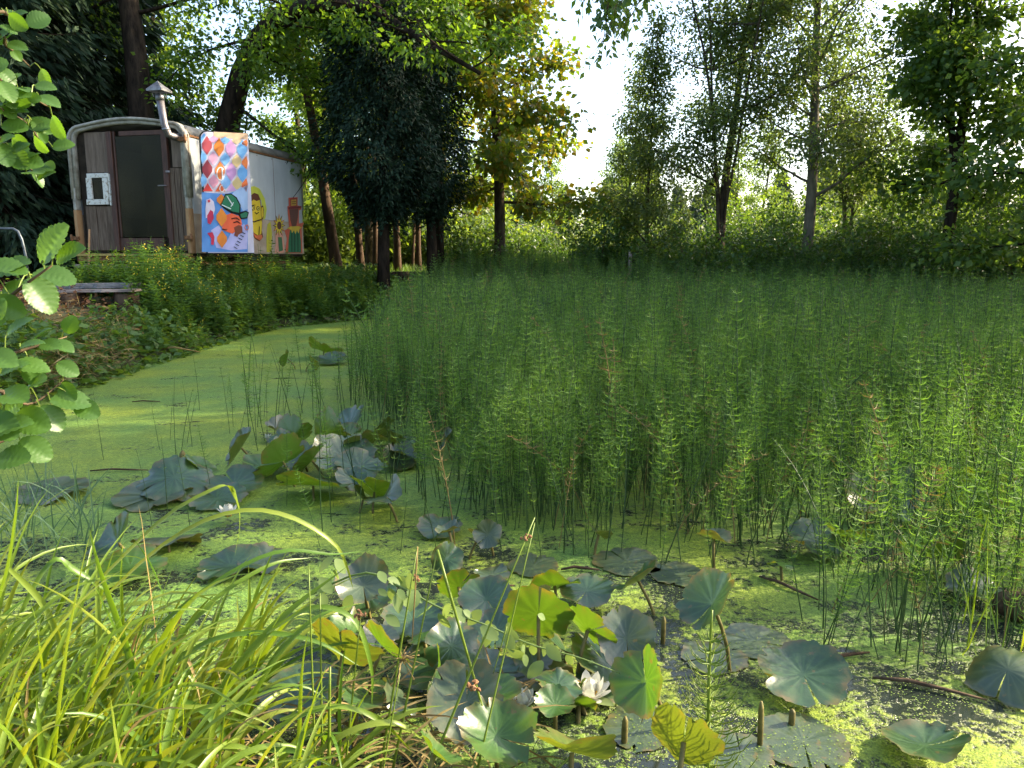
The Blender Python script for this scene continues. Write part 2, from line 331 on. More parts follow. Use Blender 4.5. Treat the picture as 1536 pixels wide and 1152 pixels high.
# ---------------------------------------------------------------- trees
def poly(p0, d, L, n, bend, jit, g):
    """a wandering branch line: start, direction, length, steps, pull (vector), jitter"""
    P = [np.asarray(p0, float)]; d = nrm(d)
    for i in range(n):
        d = nrm(d+np.asarray(bend)/n+g.normal(size=3)*jit/n**.5); P.append(P[-1]+d*L/n)
    return np.array(P)
def tree(name, base, label, H, r0, m_leaf, m_bark, seed, cb=.3, n_limb=16, spread=2.2, prof='oval', el=(70, 20), nleaf=15000, lsz=.10, lean=(0, 0),
         droop=0., clump=.16, sub=6, group=None, cat='tree', top_z=None, forks=0, bushy=1.0, tjit=.10, low=None, pathpts=None, aspect=.62, flat=.8, bare=0):
    g = np.random.default_rng(seed); base = np.asarray(base, float)
    root = thing(name, base, label, cat, group)
    if pathpts is not None: T = np.array(pathpts)
    else: T = poly(base-A(0, 0, .15), A(lean[0], lean[1], 1), H, 12, A(0, 0, .05), tjit, g)
    k = len(T); rr = r0*(1-np.linspace(0, 1, k)**1.1*.88); rr[0] *= 1.35
    V, F = tube(T, rr, 10); trunk = obj('trunk', V, F, m_bark, root, True)
    tips = []; limbs = []
    cum = np.linspace(0, 1, k)
    def tp(t): return np.array([np.interp(t, cum, T[:, i]) for i in range(3)])
    for f in range(forks):
        t = cb*.9+g.uniform(-.05, .1); a = g.uniform(0, 2*pi); p = tp(t)
        P = poly(p, A(cos(a)*.17, sin(a)*.17, 1), H*(1-t)*.85, 9, A(0, 0, .4), .10, g)
        V, F = tube(P, np.interp(t, cum, rr)*.42*(1-np.linspace(0, 1, 10)*.85), 7); obj('limb', V, F, m_bark, root, True); limbs.append(P); tips.append((P[3:], spread*1.5))
    for i in range(n_limb):
        t = cb+(1-cb)*((i+.5)/n_limb)**.9; a = i*2.39996+g.uniform(-.4, .4)
        q = (t-cb)/(1-cb)
        pr = {'oval': (sin(pi*min(1, q*.85+.18)))**.7, 'cone': 1-q*.9, 'tall': .9-.5*q, 'umb': .6+.4*q}[prof]
        L = spread*pr*g.uniform(.75, 1.15); e = R(el[1]+(el[0]-el[1])*q+g.uniform(-10, 10))
        src = tp(min(t, .98)); 
        if limbs and g.random() < .5:
            lp = limbs[g.integers(forks)] if forks else None
            if lp is not None: src = lp[g.integers(2, len(lp)-1)]
        P = poly(src, A(cos(a)*cos(e), sin(a)*cos(e), sin(e)), L, 7, A(0, 0, .25-droop), .22, g)
        rb = max(.008, min(np.interp(t, cum, rr)*.55, .016*L+.006))
        parts = [tube(P, rb*(1-np.linspace(0, 1, 8)*.85), 5, False)]
        tips.append((P[2:], L*.5))
        for s in range(sub):
            j = g.uniform(.25, 1); p = P[min(6, int(j*7))]; d = nrm(nrm(P[-1]-P[0])*.6+rdir(1, g)[0]*.9*A(1, 1, .6))
            Ls = L*g.uniform(.28, .5)
            Q = poly(p, d, Ls, 4, A(0, 0, .15-droop*1.3), .3, g)
            parts.append(tube(Q, rb*.38*(1-np.linspace(0, 1, 5)*.7), 3, False)); tips.append((Q, Ls))
        V, F = join(parts); obj('limb', V, F, m_bark, root, True)
    wts = np.array([t[1] for t in tips]); wts = wts/wts.sum()
    cnt = g.multinomial(nleaf, wts); PP = []
    for (Q, _), c in zip(tips, cnt):
        u = g.uniform(0, len(Q)-1.001, c); i = u.astype(int); f = (u-i)[:, None]
        PP.append(Q[i]*(1-f)+Q[i+1]*f)
    PP = np.concatenate(PP); n = len(PP)
    off = g.normal(size=(n, 3))*clump*A(1, 1, .7); PP = PP+off
    kp = np.ones(n, bool)
    if low is not None: kp &= PP[:, 2] > low
    if bare:   # the boughs stand free of leaves on the pond side
        dd = np.min([np.hypot(PP[:, 0]-q[0], PP[:, 2]-q[2]) for q in np.array([tp(u) for u in np.linspace(0, 1, 40)])], 0)
        fy = np.array([np.interp(p, np.sort(T[:, 0]), T[np.argsort(T[:, 0]), 1]) for p in PP[:, 0]])
        kp &= ~((dd < bare) & (PP[:, 1] < fy+.3) & (g.random(n) < .88))
    PP = PP[kp]; off = off[kp]; n = len(PP)
    D = nrm(nrm(off)*.8+rdir(n, g)*.6+A(0, 0, -.35)); N = nrm(A(0, 0, 1)*flat+rdir(n, g)*.8)
    S = lsz*g.uniform(.6, 1.25, n)
    V, F = leafquads(PP, D, N, S, S*aspect); obj('crown', V, F, m_leaf, root)
    return root
def conifer(name, base, label, H, Rm, z0, m_leaf, m_bark, seed, n=16000, group=None, kind='cypress', r0=.14, sz=.22):
    g = np.random.default_rng(seed); base = np.asarray(base, float); root = thing(name, base, label, 'tree', group)
    T = poly(base-A(0, 0, .1), A(.01, .01, 1), H*.97, 10, A(0, 0, .1), .03, g)
    V, F = tube(T, r0*(1-np.linspace(0, 1, 11)*.9), 9); obj('trunk', V, F, m_bark, root, True)
    if kind == 'cypress':
        q = g.random(n)**1.25; rad = Rm*(.35+.65*sstep(0, .13, q))*(1-.80*q)*1.08; a = g.random(n)*2*pi
        lump = .80+.13*np.sin(a*5+q*23)+.11*np.sin(a*9-q*47+2)+.06*np.sin(a*17+q*90)
        rr = rad*lump*np.where(g.random(n) < .75, g.uniform(.8, 1.04, n), g.uniform(.25, .85, n))*np.where(g.random(n) < .13, g.uniform(1.02, 1.24, n), 1)
        P = base+np.stack([np.cos(a)*rr, np.sin(a)*rr, z0-base[2]+q*(H-(z0-base[2]))+g.normal(size=n)*.06-.55*(1-q)**5*np.abs(np.sin(2.6*a+1)+.5*np.sin(7*a))*g.random(n)], -1)
        out = np.stack([np.cos(a), np.sin(a), 0*a], -1)
        D = nrm(out*.7+A(0, 0, -.6)+rdir(n, g)*.6); N = nrm(A(0, 0, 1)*.5+out*.5+rdir(n, g)*.6)
        S = sz*g.uniform(.6, 1.3, n)
        V, F = leafquads(P, D, N, S, S*.36, .1); obj('crown', V, F, m_leaf, root)
    else:
        nb = 90; Ps, Ds, Ns = [], [], []; tw = []
        for i in range(nb):
            q = (i+.5)/nb; z = z0+q*(H+base[2]-z0)*.97; a = i*2.39996+g.uniform(-.3, .3); L = Rm*(1-q)**.75*g.uniform(.75, 1.1)+.15
            st = np.array([np.interp(z, T[:, 2], T[:, 0]), np.interp(z, T[:, 2], T[:, 1]), z])
            Q = poly(st, A(cos(a), sin(a), -.1-.25*(1-q)), L, 6, A(0, 0, .25), .08, g)
            tw.append(tube(Q, .018*(1-np.linspace(0, 1, 7)*.8), 3, False))
            c = int(n/nb*(L/Rm)*1.7)+6
            u = g.uniform(.6, 5.99, c); j = u.astype(int); f = (u-j)[:, None]; p = Q[j]*(1-f)+Q[j+1]*f
            side = A(-sin(a), cos(a), 0)
            w_ = g.normal(size=c)*.22*L*(1-u/7); hang = -np.abs(g.normal(size=c))*.28*min(1, L)
            Ps.append(p+side*w_[:, None]+A(0, 0, 1)*hang[:, None]); Ds.append(nrm(side*np.sign(w_)[:, None]*.5+A(cos(a), sin(a), -.9)+rdir(c, g)*.4)); Ns.append(rdir(c, g)+A(0, 0, .4))
        P = np.concatenate(Ps); S = sz*g.uniform(.7, 1.3, len(P))
        V, F = leafquads(P, np.concatenate(Ds), nrm(np.concatenate(Ns)), S, S*.28, .1); obj('crown', V, F, m_leaf, root)
        V, F = join(tw); obj('limbs', V, F, m_bark, root)
    return root
def gb(px, d, dz=0):   # foot of a tree seen at pixel column px at depth d
    x = (px-768)/FPX*d*1.0; 
    return A(x, d, float(zt(x, d)) if d < 30 else .5)
# dark spruces behind the wagon on the left
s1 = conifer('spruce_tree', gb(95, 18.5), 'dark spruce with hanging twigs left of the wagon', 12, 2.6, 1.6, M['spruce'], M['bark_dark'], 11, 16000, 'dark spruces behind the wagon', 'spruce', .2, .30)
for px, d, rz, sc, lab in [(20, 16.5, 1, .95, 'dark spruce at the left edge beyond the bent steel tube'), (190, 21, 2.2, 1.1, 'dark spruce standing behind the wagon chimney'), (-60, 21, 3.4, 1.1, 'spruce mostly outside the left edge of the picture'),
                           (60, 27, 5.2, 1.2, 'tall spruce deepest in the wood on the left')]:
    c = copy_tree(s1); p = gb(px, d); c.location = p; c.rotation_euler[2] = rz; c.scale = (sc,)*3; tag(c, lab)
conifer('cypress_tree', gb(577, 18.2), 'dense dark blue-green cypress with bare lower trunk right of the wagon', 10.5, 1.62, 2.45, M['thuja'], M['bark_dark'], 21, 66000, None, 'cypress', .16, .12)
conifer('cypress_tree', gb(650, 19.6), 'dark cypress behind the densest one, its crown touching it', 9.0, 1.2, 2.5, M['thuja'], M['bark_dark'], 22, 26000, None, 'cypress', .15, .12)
# big old tree behind the wagon with arching limbs
tree('old_oak_tree', gb(240, 18), 'thick old tree with rough bark behind the wagon', 13, .36, M['oak'], M['bark_dark'], 31, .46, 20, 4.2, 'oval', (55, 5), 22000, .12, (-.01, 0), .12, .25, 7, low=3.2, bare=.6)
Pth = [at(330, 330, 19), at(335, 230, 19), at(345, 175, 18.8), at(362, 110, 18.6), at(385, 60, 18.3), at(415, 25, 18), at(465, 8, 17.6), at(520, 6, 17.2), at(560, 12, 17), at(600, 40, 16.5), at(660, 75, 16), at(720, 110, 15.6)]
Pth[0][2] = .5
tree('leaning_oak_tree', Pth[0], 'old tree whose trunk arches over to the right above the wagon', 9, .30, M['oak'], M['bark_dark'], 32, .18, 22, 3.4, 'tall', (25, -25), 19000, .12, (0, 0), .3, .2, 7, pathpts=Pth, low=3.1, bare=.42)
# bare straight trunks between wagon and cypress
for i, (px, d, r, lab, ln) in enumerate([(512, 21, .16, 'thick leaning trunk beside the painted wagon end', -.09), (545, 22.5, .115, 'sunlit reddish trunk second from the painted wagon end', -.02), (566, 24, .09, 'thin trunk half hidden behind the cypress trunk', 0), (598, 23, .11, 'reddish trunk just right of the cypress trunk', .0),
                                  (620, 26, .05, 'thinnest trunk between two stouter ones in the dark wood', 0), (630, 24, .09, 'slim trunk left of the thick dark one', 0), (660, 20.5, .16, 'thick dark trunk under the second cypress', 0)]):
    tree('woodland_tree', gb(px, d), lab, 11, r, M['oak'] if i % 2 else M['maple'], M['bark_red'] if i != 6 else M['bark_dark'], 40+i, .42, 10, 1.9, 'oval', (50, 10), 5200, .13, (ln, 0), .1, .2, 5, 'trees of the wood right of the wagon')
# golden maple
tree('golden_maple_tree', gb(752, 21), 'sunlit maple with yellow and orange leaves at the centre', 12, .17, M['maple'], M['bark'], 51, .17, 32, 3.0, 'tall', (60, 0), 20000, .17, (-.02, 0), .12, .24, 7, aspect=.85)
# right-hand row
tree('young_alder_tree', gb(935, 22), 'slender young tree at the left end of the right row', 6.2, .045, M['alderfar'], M['bark'], 61, .05, 22, 1.35, 'cone', (65, 30), 7000, .095, (0, 0), 0, .16, 5)
tree('young_alder_tree', gb(968, 21), 'young tree with a thin straight trunk next to the willow-like one', 6.9, .055, M['alderfar'], M['bark'], 62, .10, 24, 1.5, 'cone', (65, 30), 11000, .095, (.01, 0), 0, .16, 5)
tree('many_stemmed_tree', gb(1074, 20), 'tall many-stemmed tree with fine silvery leaves', 12, .12, M['alderfar'], M['bark'], 63, .06, 52, 2.3, 'tall', (65, 15), 38000, .095, (.02, 0), 0, .26, 7, forks=3)
tree('pale_trunk_tree', gb(1203, 20), 'tall tree with pale straight trunk and thin crown', 13, .15, M['alderfar'], M['bark_grey'], 64, .17, 38, 2.9, 'tall', (55, 15), 27000, .10, (.03, 0), 0, .28, 7)
tree('spreading_young_tree', gb(1262, 22), 'small tree with spreading thin stems between two taller trees', 7, .07, M['alderfar'], M['bark_grey'], 65, .10, 30, 1.9, 'umb', (75, 35), 15000, .10, (0, 0), 0, .18, 5, forks=3)
tree('dark_maple_tree', gb(1408, 18.5), 'dark leaved maple with forked trunk on the right', 11, .15, M['mapledark'], M['bark_dark'], 66, .20, 26, 2.5, 'tall', (60, 5), 24000, .14, (.01, 0), .15, .26, 7, forks=2, aspect=.85)
tree('hanging_maple_tree', A(9.9, 13.4, float(zt(9.9, 13.4))), 'dark tree at the right edge with low hanging leaves', 10, .16, M['mapledark'], M['bark_dark'], 67, .14, 26, 2.6, 'tall', (50, -10), 15000, .13, (0, 0), .25, .2, 7, aspect=.8)
# unseen trees: right ones shade the reeds, those behind darken the glass reflection
shade = tree('shade_tree', A(11.2, 8.3, .6), 'unseen tree outside the view holding light back', 13, .2, M['mapledark'], M['bark'], 68, .12, 30, 3.1, 'tall', (55, 0), 15000, .17, (0, 0), .1, .3, 7, 'trees outside the view', aspect=.85)
SHADE = [(12.8, 12.3, 1.3, 1.0), (15.5, 16.5, 2.1, 1.1), (17.5, 11.8, .4, 1.1), (18, 22, 3, .9), (-4, -13, 1, 1), (1, -15, 2, 1.1), (6, -12, 4, .9), (-9, -11, 5, 1.1), (-13, -4, .6, 1)]
for x, y, rz, sc in SHADE:
    c = copy_tree(shade); c.location = (x, y, .6); c.rotation_euler[2] = rz; c.scale = (sc,)*3
# woodland behind
back = tree('background_tree', A(-7, 32, .6), 'leafy tree deep in the wood behind the wagon', 14, .2, M['backleaf'], M['bark'], 70, .10, 24, 3.4, 'tall', (50, 0), 9500, .22, (0, 0), .1, .3, 6, 'trees deep in the wood')
for x, y, rz, sc, lab in [(-13, 30, 1, 1.1, None), (-18, 33, 2, 1.1, None), (-2.8, 33, 3, .95, None), (-10, 38, 4, 1.2, None), (-22, 27, 5, 1, None), (-5, 27.5, 2.6, .9, None)]+[(3, 52, 1, .62, 1), (8, 58, 2, .75, 1), (14, 50, 3, .7, 1), (19, 60, 4, .85, 1), (25, 52, 5, .75, 1), (31, 58, 6, .9, 1), (-1, 60, 2.2, .6, 1), (11, 66, .3, .8, 1), (36, 50, 1.2, .8, 1)]:
    c = copy_tree(back); c.location = (x, y, .5 if not lab else -1.2)
    if lab: tag(c, 'leafy tree beyond the meadow on the right', None, 'trees beyond the meadow'); c.rotation_euler[2] = rz; c.scale = (sc,)*3
# shrubs
def bush(name, base, label, H, W, m_leaf, seed, n=5000, lsz=.10, group=None):
    g = np.random.default_rng(seed); base = np.asarray(base, float); root = thing(name, base, label, 'bush', group)
    stems = []; PP = []
    for i in range(16):
        a = g.uniform(0, 2*pi); e = R(g.uniform(35, 88)); L = H*g.uniform(.6, 1.05)
        Q = poly(base+A(g.normal()*.15, g.normal()*.15, -.08), A(cos(a)*cos(e)*W/H, sin(a)*cos(e)*W/H, sin(e)), L, 6, A(0, 0, -.1), .25, g)
        stems.append(tube(Q, .02*(1-np.linspace(0, 1, 7)*.8), 4, False))
        c = n//16; u = g.uniform(.5, 5.99, c); j = u.astype(int); f = (u-j)[:, None]
        PP.append(Q[j]*(1-f)+Q[j+1]*f+g.normal(size=(c, 3))*A(.2, .2, .16)*H*.55)
    V, F = join(stems); obj('stems', V, F, M['twig'], root)
    P = np.concatenate(PP); P[:, 2] = np.maximum(P[:, 2], base[2]+.03)
    S = lsz*g.uniform(.6, 1.3, len(P))
    V, F = leafquads(P, nrm(rdir(len(P), g)+A(0, 0, -.3)), nrm(rdir(len(P), g)*.8+A(0, 0, .9)), S, S*.62); obj('foliage', V, F, m_leaf, root)
    return root
for i, (px, d, H, W, lab, n) in enumerate([(905, 20.5, 1.5, 1.6, 'round dark bush under the young trees left of the row', 6000), (1000, 22, 1.5, 1.5, 'bush between the thin trunk and the many-stemmed tree', 5000), (1130, 21, 1.4, 1.8, 'leafy bush right of the many-stemmed trunk', 6000),
        (1170, 22.5, 1.9, 1.6, 'dark bush left of the pale trunk', 5000), (1235, 21, 1.3, 1.4, 'low bush at the foot of the pale trunk', 5000), (1300, 22, 1.8, 1.9, 'bush under the spreading small tree', 6000), (1365, 21, 1.6, 1.7, 'dark bush left of the forked maple', 6000),
        (1450, 20, 1.9, 1.9, 'dark bush right of the forked maple', 6000), (1520, 17, 2.0, 1.9, 'dark bush at the right edge behind the reeds', 7000), (760, 22.5, 1.2, 1.5, 'low bush at the foot of the golden maple', 5000),
        (705, 21, 1.2, 1.3, 'feathery bush between the thick dark trunk and golden maple', 5000), (815, 23, 1.1, 1.6, 'green bush in the gap right of the golden maple', 5000), (1085, 23.5, 1.7, 1.5, 'bush behind the many-stemmed trunk', 4500), (1040, 19.5, 1.2, 1.4, 'low dark bush left of the many-stemmed trunk at the reeds', 5000), (1110, 19.5, 1.1, 1.4, 'low dark bush right of the many-stemmed trunk at the reeds', 5000), (1190, 19.2, 1.3, 1.4, 'low dark bush hugging the pale trunk', 5000), (1280, 19.5, 1.3, 1.6, 'low dark bush between pale trunk and forked maple', 6000), (1400, 17.8, 1.3, 1.6, 'low dark bush at the foot of the forked maple', 6000), (1480, 18, 1.5, 1.7, 'low dark bush right of the forked maple foot', 6000)]):
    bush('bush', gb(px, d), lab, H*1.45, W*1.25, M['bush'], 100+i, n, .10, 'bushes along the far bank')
b0 = None
for i, (px, d, sc) in enumerate([(800, 30, 1), (855, 33, 1.3), (895, 36, 1.3), (1010, 34, 1.2), (1110, 31, 1.1), (1290, 33, 1.4), (1345, 31, 1.2), (470, 29, 1.5), (530, 31, 1.6), (600, 33, 1.5), (690, 31, 1.4), (1420, 36, 1.5), (1180, 37, 1.5), (740, 35, 1.4), (950, 40, 1.6), (1250, 42, 1.8)]):
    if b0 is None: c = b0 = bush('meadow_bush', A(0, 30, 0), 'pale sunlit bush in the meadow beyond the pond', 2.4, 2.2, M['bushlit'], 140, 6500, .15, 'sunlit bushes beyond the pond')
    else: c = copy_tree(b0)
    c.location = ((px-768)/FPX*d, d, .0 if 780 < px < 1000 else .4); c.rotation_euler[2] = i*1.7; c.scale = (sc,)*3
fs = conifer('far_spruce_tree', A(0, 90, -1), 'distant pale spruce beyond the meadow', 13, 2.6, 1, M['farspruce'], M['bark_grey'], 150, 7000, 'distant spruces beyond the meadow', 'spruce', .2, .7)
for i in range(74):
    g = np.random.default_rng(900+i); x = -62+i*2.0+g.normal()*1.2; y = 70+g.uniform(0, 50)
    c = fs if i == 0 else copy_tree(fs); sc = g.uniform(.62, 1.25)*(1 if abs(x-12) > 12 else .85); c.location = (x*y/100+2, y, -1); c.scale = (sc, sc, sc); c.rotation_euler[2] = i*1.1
# ---------------------------------------------------------------- the painted wagon
TH = R(-12.1); EX = A(cos(TH), sin(TH), 0); EY = A(-sin(TH), cos(TH), 0)
CC = at(290, 380, 14.2); WW, WL, WH = 2.42, 4.35, 2.5
FLOORZ = CC[2]
wag = thing('caravan_wagon', (CC[0], CC[1], .5), 'old wooden caravan wagon with glass door, stove pipe and painted mural side', 'wagon')
def Wp(x, y, z): return CC+EX*x+EY*y+Z*z
def hit(px, py, O, n): r = ray(px, py); return CAM+r*(np.dot(O-CAM, n)/np.dot(r, n))
def FP(cx, cy):
    p = hit(100+cx/4.8, 160+cy/4.8, CC, EY)-CC; return np.dot(p, EX), p[2]
M['rim'] = surf('wagon_rim_paint', (.17, .155, .12), (.36, .345, .29), 7, .7, .3, .2, .01, None, 0, 6, .3, .6)
M['rust'] = surf('rusty_iron', (.10, .045, .02), (.26, .13, .06), 25, .85, .2, .3, .004)
M['post'] = surf('orange_post_paint', (.30, .16, .07), (.42, .25, .12), 9, .7, .2, .2, .006, (1, 1, .3))
M['board'] = surf('grey_brown_board', (.075, .050, .035), (.17, .125, .09), 5, .85, .15, .4, .006, (9, 9, .6))
M['board2'] = surf('brown_plywood', (.10, .072, .052), (.185, .14, .105), 3, .8, .2, .2, .004, (6, 6, .6))
M['jamb'] = surf('red_brown_jamb', (.045, .02, .013), (.10, .045, .03), 6, .6, .3, .2, .004, (5, 5, .5))
M['whitepaint'] = surf('flaking_white_paint', (.30, .25, .18), (.62, .61, .55), 22, .75, .2, .4, .006, None, 0, 6, .36, .46)
M['roofm'] = surf('weathered_grey_roof', (.15, .14, .12), (.30, .285, .25), 3, .85, .15, .3, .02, None, 0, 7, .35, .65)
M['wallm'] = surf('pale_grey_wall', (.40, .42, .43), (.55, .57, .58), 1.6, .7, .25, .1, .01, (1, 1, .4), 0, 6)
M['beige'] = surf('beige_wall_band', (.38, .29, .21), (.50, .40, .30), 4, .75, .2, .1, .01)
M['dark'] = surf('dark_interior_wood', (.02, .015, .011), (.045, .035, .025), 4, .9, .1, .2, .01)
M['zinc'] = surf('weathered_zinc_pipe', (.13, .115, .115), (.26, .24, .24), 9, .5, .5, .1, .004, (1, 1, .4), .75)
M['zincdark'] = surf('sooty_zinc', (.10, .10, .105), (.24, .24, .25), 12, .5, .5, .1, .004, None, .7)
def glass():
    m, t, b, out = newmat('dirty_glass')
    n = noise(t, 2.2, 6, .65); c = ramp(t, n, [(.3, (.010, .011, .006)), (.55, (.028, .025, .012)), (.75, (.055, .047, .022))])
    t.links.new(c, b.inputs['Base Color']); b.inputs['Roughness'].default_value = .2; b.inputs['Specular IOR Level'].default_value = .10
    tr = nd(t, 'ShaderNodeBsdfTransparent'); tr.inputs[0].default_value = (.7, .75, .7, 1); mi = nd(t, 'ShaderNodeMixShader'); mi.inputs[0].default_value = .35
    t.links.new(b.outputs[0], mi.inputs[1]); t.links.new(tr.outputs[0], mi.inputs[2]); t.links.new(mi.outputs[0], out.inputs[0]); return m
M['glass'] = glass()
def outl(i=0., base=0.):
    r = .27-i; P = [(-WW+i, base), (-WW+i, 1.0), (-WW+i, 2.04)]
    top = 2.31-i
    for k in range(1, 7): a = pi-k*pi/2/6; P.append((-WW+i+r+r*cos(a), 2.04+r*sin(a)))
    for k in range(1, 10): u = k/10; P.append((-WW+.27+u*(WW-.54), top+.10*sin(pi*u)))
    for k in range(0, 7): a = pi/2-k*pi/2/6; P.append((-i-r+r*cos(a), 2.04+r*sin(a)))
    P += [(-i, 1.0), (-i, base)]; return P
def sweep(o1, o2, y0, y1, lo=0, hi=None):
    """a band between two outlines, y0..y1"""
    o1 = o1[lo:hi]; o2 = o2[lo:hi]; n = len(o1)
    V = [Wp(x, y, z) for (o, y) in ((o1, y0), (o2, y0), (o2, y1), (o1, y1)) for x, z in o]
    F = []
    for a in range(4):
        b = (a+1) % 4; F += [[a*n+k, a*n+k+1, b*n+k+1, b*n+k] for k in range(n-1)]
    F += [[0, n, 2*n, 3*n], [n-1, 4*n-1, 3*n-1, 2*n-1]]
    return np.array(V), F
O0, O1, O2 = outl(0), outl(.05), outl(.115)
V, F = sweep(outl(-.012), outl(.035), -.05, .10, 1, -1); obj('front_rim', V, F, M['rim'], wag, True)
V, F = sweep(outl(.042), outl(.10), -.02, .10, 1, -1); obj('front_rim', V, F, M['rim'], wag, True)
V, F = sweep(O0, outl(.04), .10, WL-.05, 3, -3); obj('roof', V, F, M['roofm'], wag, True)
V, F = sweep(outl(-.015), outl(.05), WL-.05, WL, 1, -1); obj('rear_rim', V, F, M['rim'], wag, True)
def wbox(x0, x1, y0, y1, z0, z1, b=.004):
    c = Wp((x0+x1)/2, (y0+y1)/2, (z0+z1)/2); return box(c, EX, EY, Z, abs(x1-x0)/2, abs(y1-y0)/2, abs(z1-z0)/2, b)
def wpart(name, m, *a, parent=None, **k): V, F = wbox(*a, **k); return obj(name, V, F, m, parent or wag)
for s in (0, 1):
    x = -.02 if s else -WW+.02
    wpart('side_wall', M['wallm'], x-.015, x+.015, .10, WL-.05, .72, 2.06)
    wpart('lower_wall', M['beige'], x-.018, x+.018, .10, WL-.05, 0, .718)
    wpart('gutter', M['rust'], x-.03, x+.035, .10, WL, 2.062, 2.10)
    wpart('corner_post', M['post'], x-.05 if s else x-.02, x+.02 if s else x+.05, -.05, .09, 0, .80)
    wpart('corner_post', M['rim'], x-.045 if s else x-.015, x+.015 if s else x+.045, -.045, .085, .803, 1.2)
    for z in (.28, 2.0):
        h = wpart('hinge', M['rust'], x-.08, x+.08, -.10, -.052, z-.035, z+.035)
        V, F = tube([Wp(x+(.07 if s else -.07), -.10, z-.07), Wp(x+(.07 if s else -.07), -.10, z+.07)], .022, 8); obj('hinge_pin', V, F, M['rust'], h, True)
wpart('rear_wall', M['wallm'], -WW+.05, -.05, WL-.06, WL-.051, 0, 2.2)
wpart('floor', M['dark'], -WW+.05, -.05, .06, WL-.06, -.06, -.002)
for x0, x1 in ((-WW+.115, -1.80), (-.62, -.115)): wpart('front_sheathing', M['dark'], x0, x1, .066, .098, 0, 2.19)
wpart('rear_partition', M['dark'], -WW+.06, -.06, 1.9, 1.93, 0, 2.22)
def fr(cx0, cy0, cx1, cy1):
    a = FP(cx0, (cy0+cy1)/2)[0]; b = FP(cx1, (cy0+cy1)/2)[0]; c = FP((cx0+cx1)/2, cy0)[1]; d = FP((cx0+cx1)/2, cy1)[1]; return a, b, max(d, .004), min(c, 2.19)
def fpart(name, m, rect, y0, y1, parent=None):
    a, b, d, c = fr(*rect); return wpart(name, m, a, b, y0, y1, d, c, parent=parent)
fpart('board', M['board2'], (122, 152, 280, 474), .035, .062); fpart('board', M['board2'], (283, 158, 309, 476), .03, .062)
fpart('board', M['board'], (140, 716, 215, 1035), .03, .062); fpart('board', M['board'], (217, 716, 292, 1035), .034, .062); fpart('board', M['board'], (294, 716, 330, 1035), .028, .062)
wf = fpart('window', M['glass'], (180, 510, 266, 668), .02, .03)
for rc in ((145, 480, 300, 512), (145, 667, 300, 706), (145, 513, 182, 666), (262, 513, 300, 666)): fpart('window_frame', M['whitepaint'], rc, -.012, .04, wf)
fpart('window_casing', M['whitepaint'], (303, 482, 323, 712), -.005, .055)
dr = fpart('door', M['jamb'], (352, 946, 700, 1036), .02, .055)
fpart('door_pane', M['glass'], (362, 205, 698, 940), .032, .040, dr)
fpart('door_stile', M['jamb'], (352, 160, 364, 944), .018, .055, dr); fpart('door_stile', M['jamb'], (694, 160, 708, 944), .018, .055, dr); fpart('door_rail', M['jamb'], (366, 160, 692, 204), .02, .055, dr)
fpart('door_jamb', M['jamb'], (312, 150, 349, 1038), -.005, .062); fpart('door_jamb', M['jamb'], (712, 180, 744, 1038), -.005, .062)
a, b, d, c = fr(670, 570, 722, 582); V, F = tube([Wp(b, .018, c), Wp(b, -.045, c), Wp(b-.02, -.05, c), Wp(a, -.05, c)], .011, 8); obj('door_handle', V, F, M['zinc'], dr, True)
fpart('latch', M['zinc'], (718, 460, 748, 476), -.03, -.008)
fpart('board', M['board2'], (747, 196, 868, 435), .03, .062)
for k, (x0, x1) in enumerate(((748, 784), (786, 822), (824, 880))): fpart('board', M['board'], (x0, 440, x1, 1036), .028+.004*k, .062)
wpart('sill_strip', surf('ochre_strip', (.32, .22, .06), (.5, .36, .12), 20, .7, .2, .2, .004), -WW-.05, -.05, -.09, .06, -.05, -.004)
wpart('sill_beam', M['rust'], -WW, -.02, -.06, .07, -.15, -.055)
wpart('chassis_beam', M['plank'], -WW+.1, -.5, -.28, -.08, -.28, -.20); wpart('chassis_beam', M['rust'], -WW+.2, -.2, .3, WL-.3, -.22, -.155)
wh0 = None
for x in (-WW+.25, -.25):
    for y in (.8, WL-.8):
        c = Wp(x, y, 0); c[2] = .82
        V, F = tube([c-EX*.09, c-EX*.07, c+EX*.07, c+EX*.09], [.25, .31, .31, .25], 20); wl = obj('wheel', V, F, M['dark'], wag, True)
        V, F = tube([c-EX*.10, c+EX*.10], [.17, .17], 14); obj('rim', V, F, M['rust'], wl, True)
# stove pipe
p0 = Wp(*[FP(815, 225)[0], .03, FP(815, 225)[1]]); p1 = p0-EY*.10-EX*.03; p2 = at(252, 202, np.dot(p0, Y)-.22); p3 = at(246.5, 187, p2[1]); p4 = at(239.5, 146, p2[1]+.02)
V, F = tube([p0, p1, p1*.45+p2*.55-Z*.0, p2+A(.01, 0, -.01), p3, p4], .064, 14); pipe = obj('stove_pipe', V, F, M['zinc'], wag, True)
d = nrm(p4-p3); V, F = tube([p2*.5+p3*.5-d*.02, p2*.5+p3*.5+d*.02], .071, 14); obj('pipe_collar', V, F, M['zincdark'], pipe, True)
V, F = tube([p0-EY*.02, p0-EY*.05], .082, 14); obj('pipe_collar', V, F, M['zincdark'], pipe, True)
V, F = tube([p4-d*.06, p4+d*.05], .073, 14); obj('pipe_collar', V, F, M['zincdark'], pipe, True)
ct = at(236, 121, p4[1]); cb_ = p4+Z*.12
s = .15; V = [cb_+EX*s-EY*s, cb_+EX*s+EY*s, cb_-EX*s+EY*s, cb_-EX*s-EY*s, ct]; V = [v-Z*.03 for v in V[:4]]+V
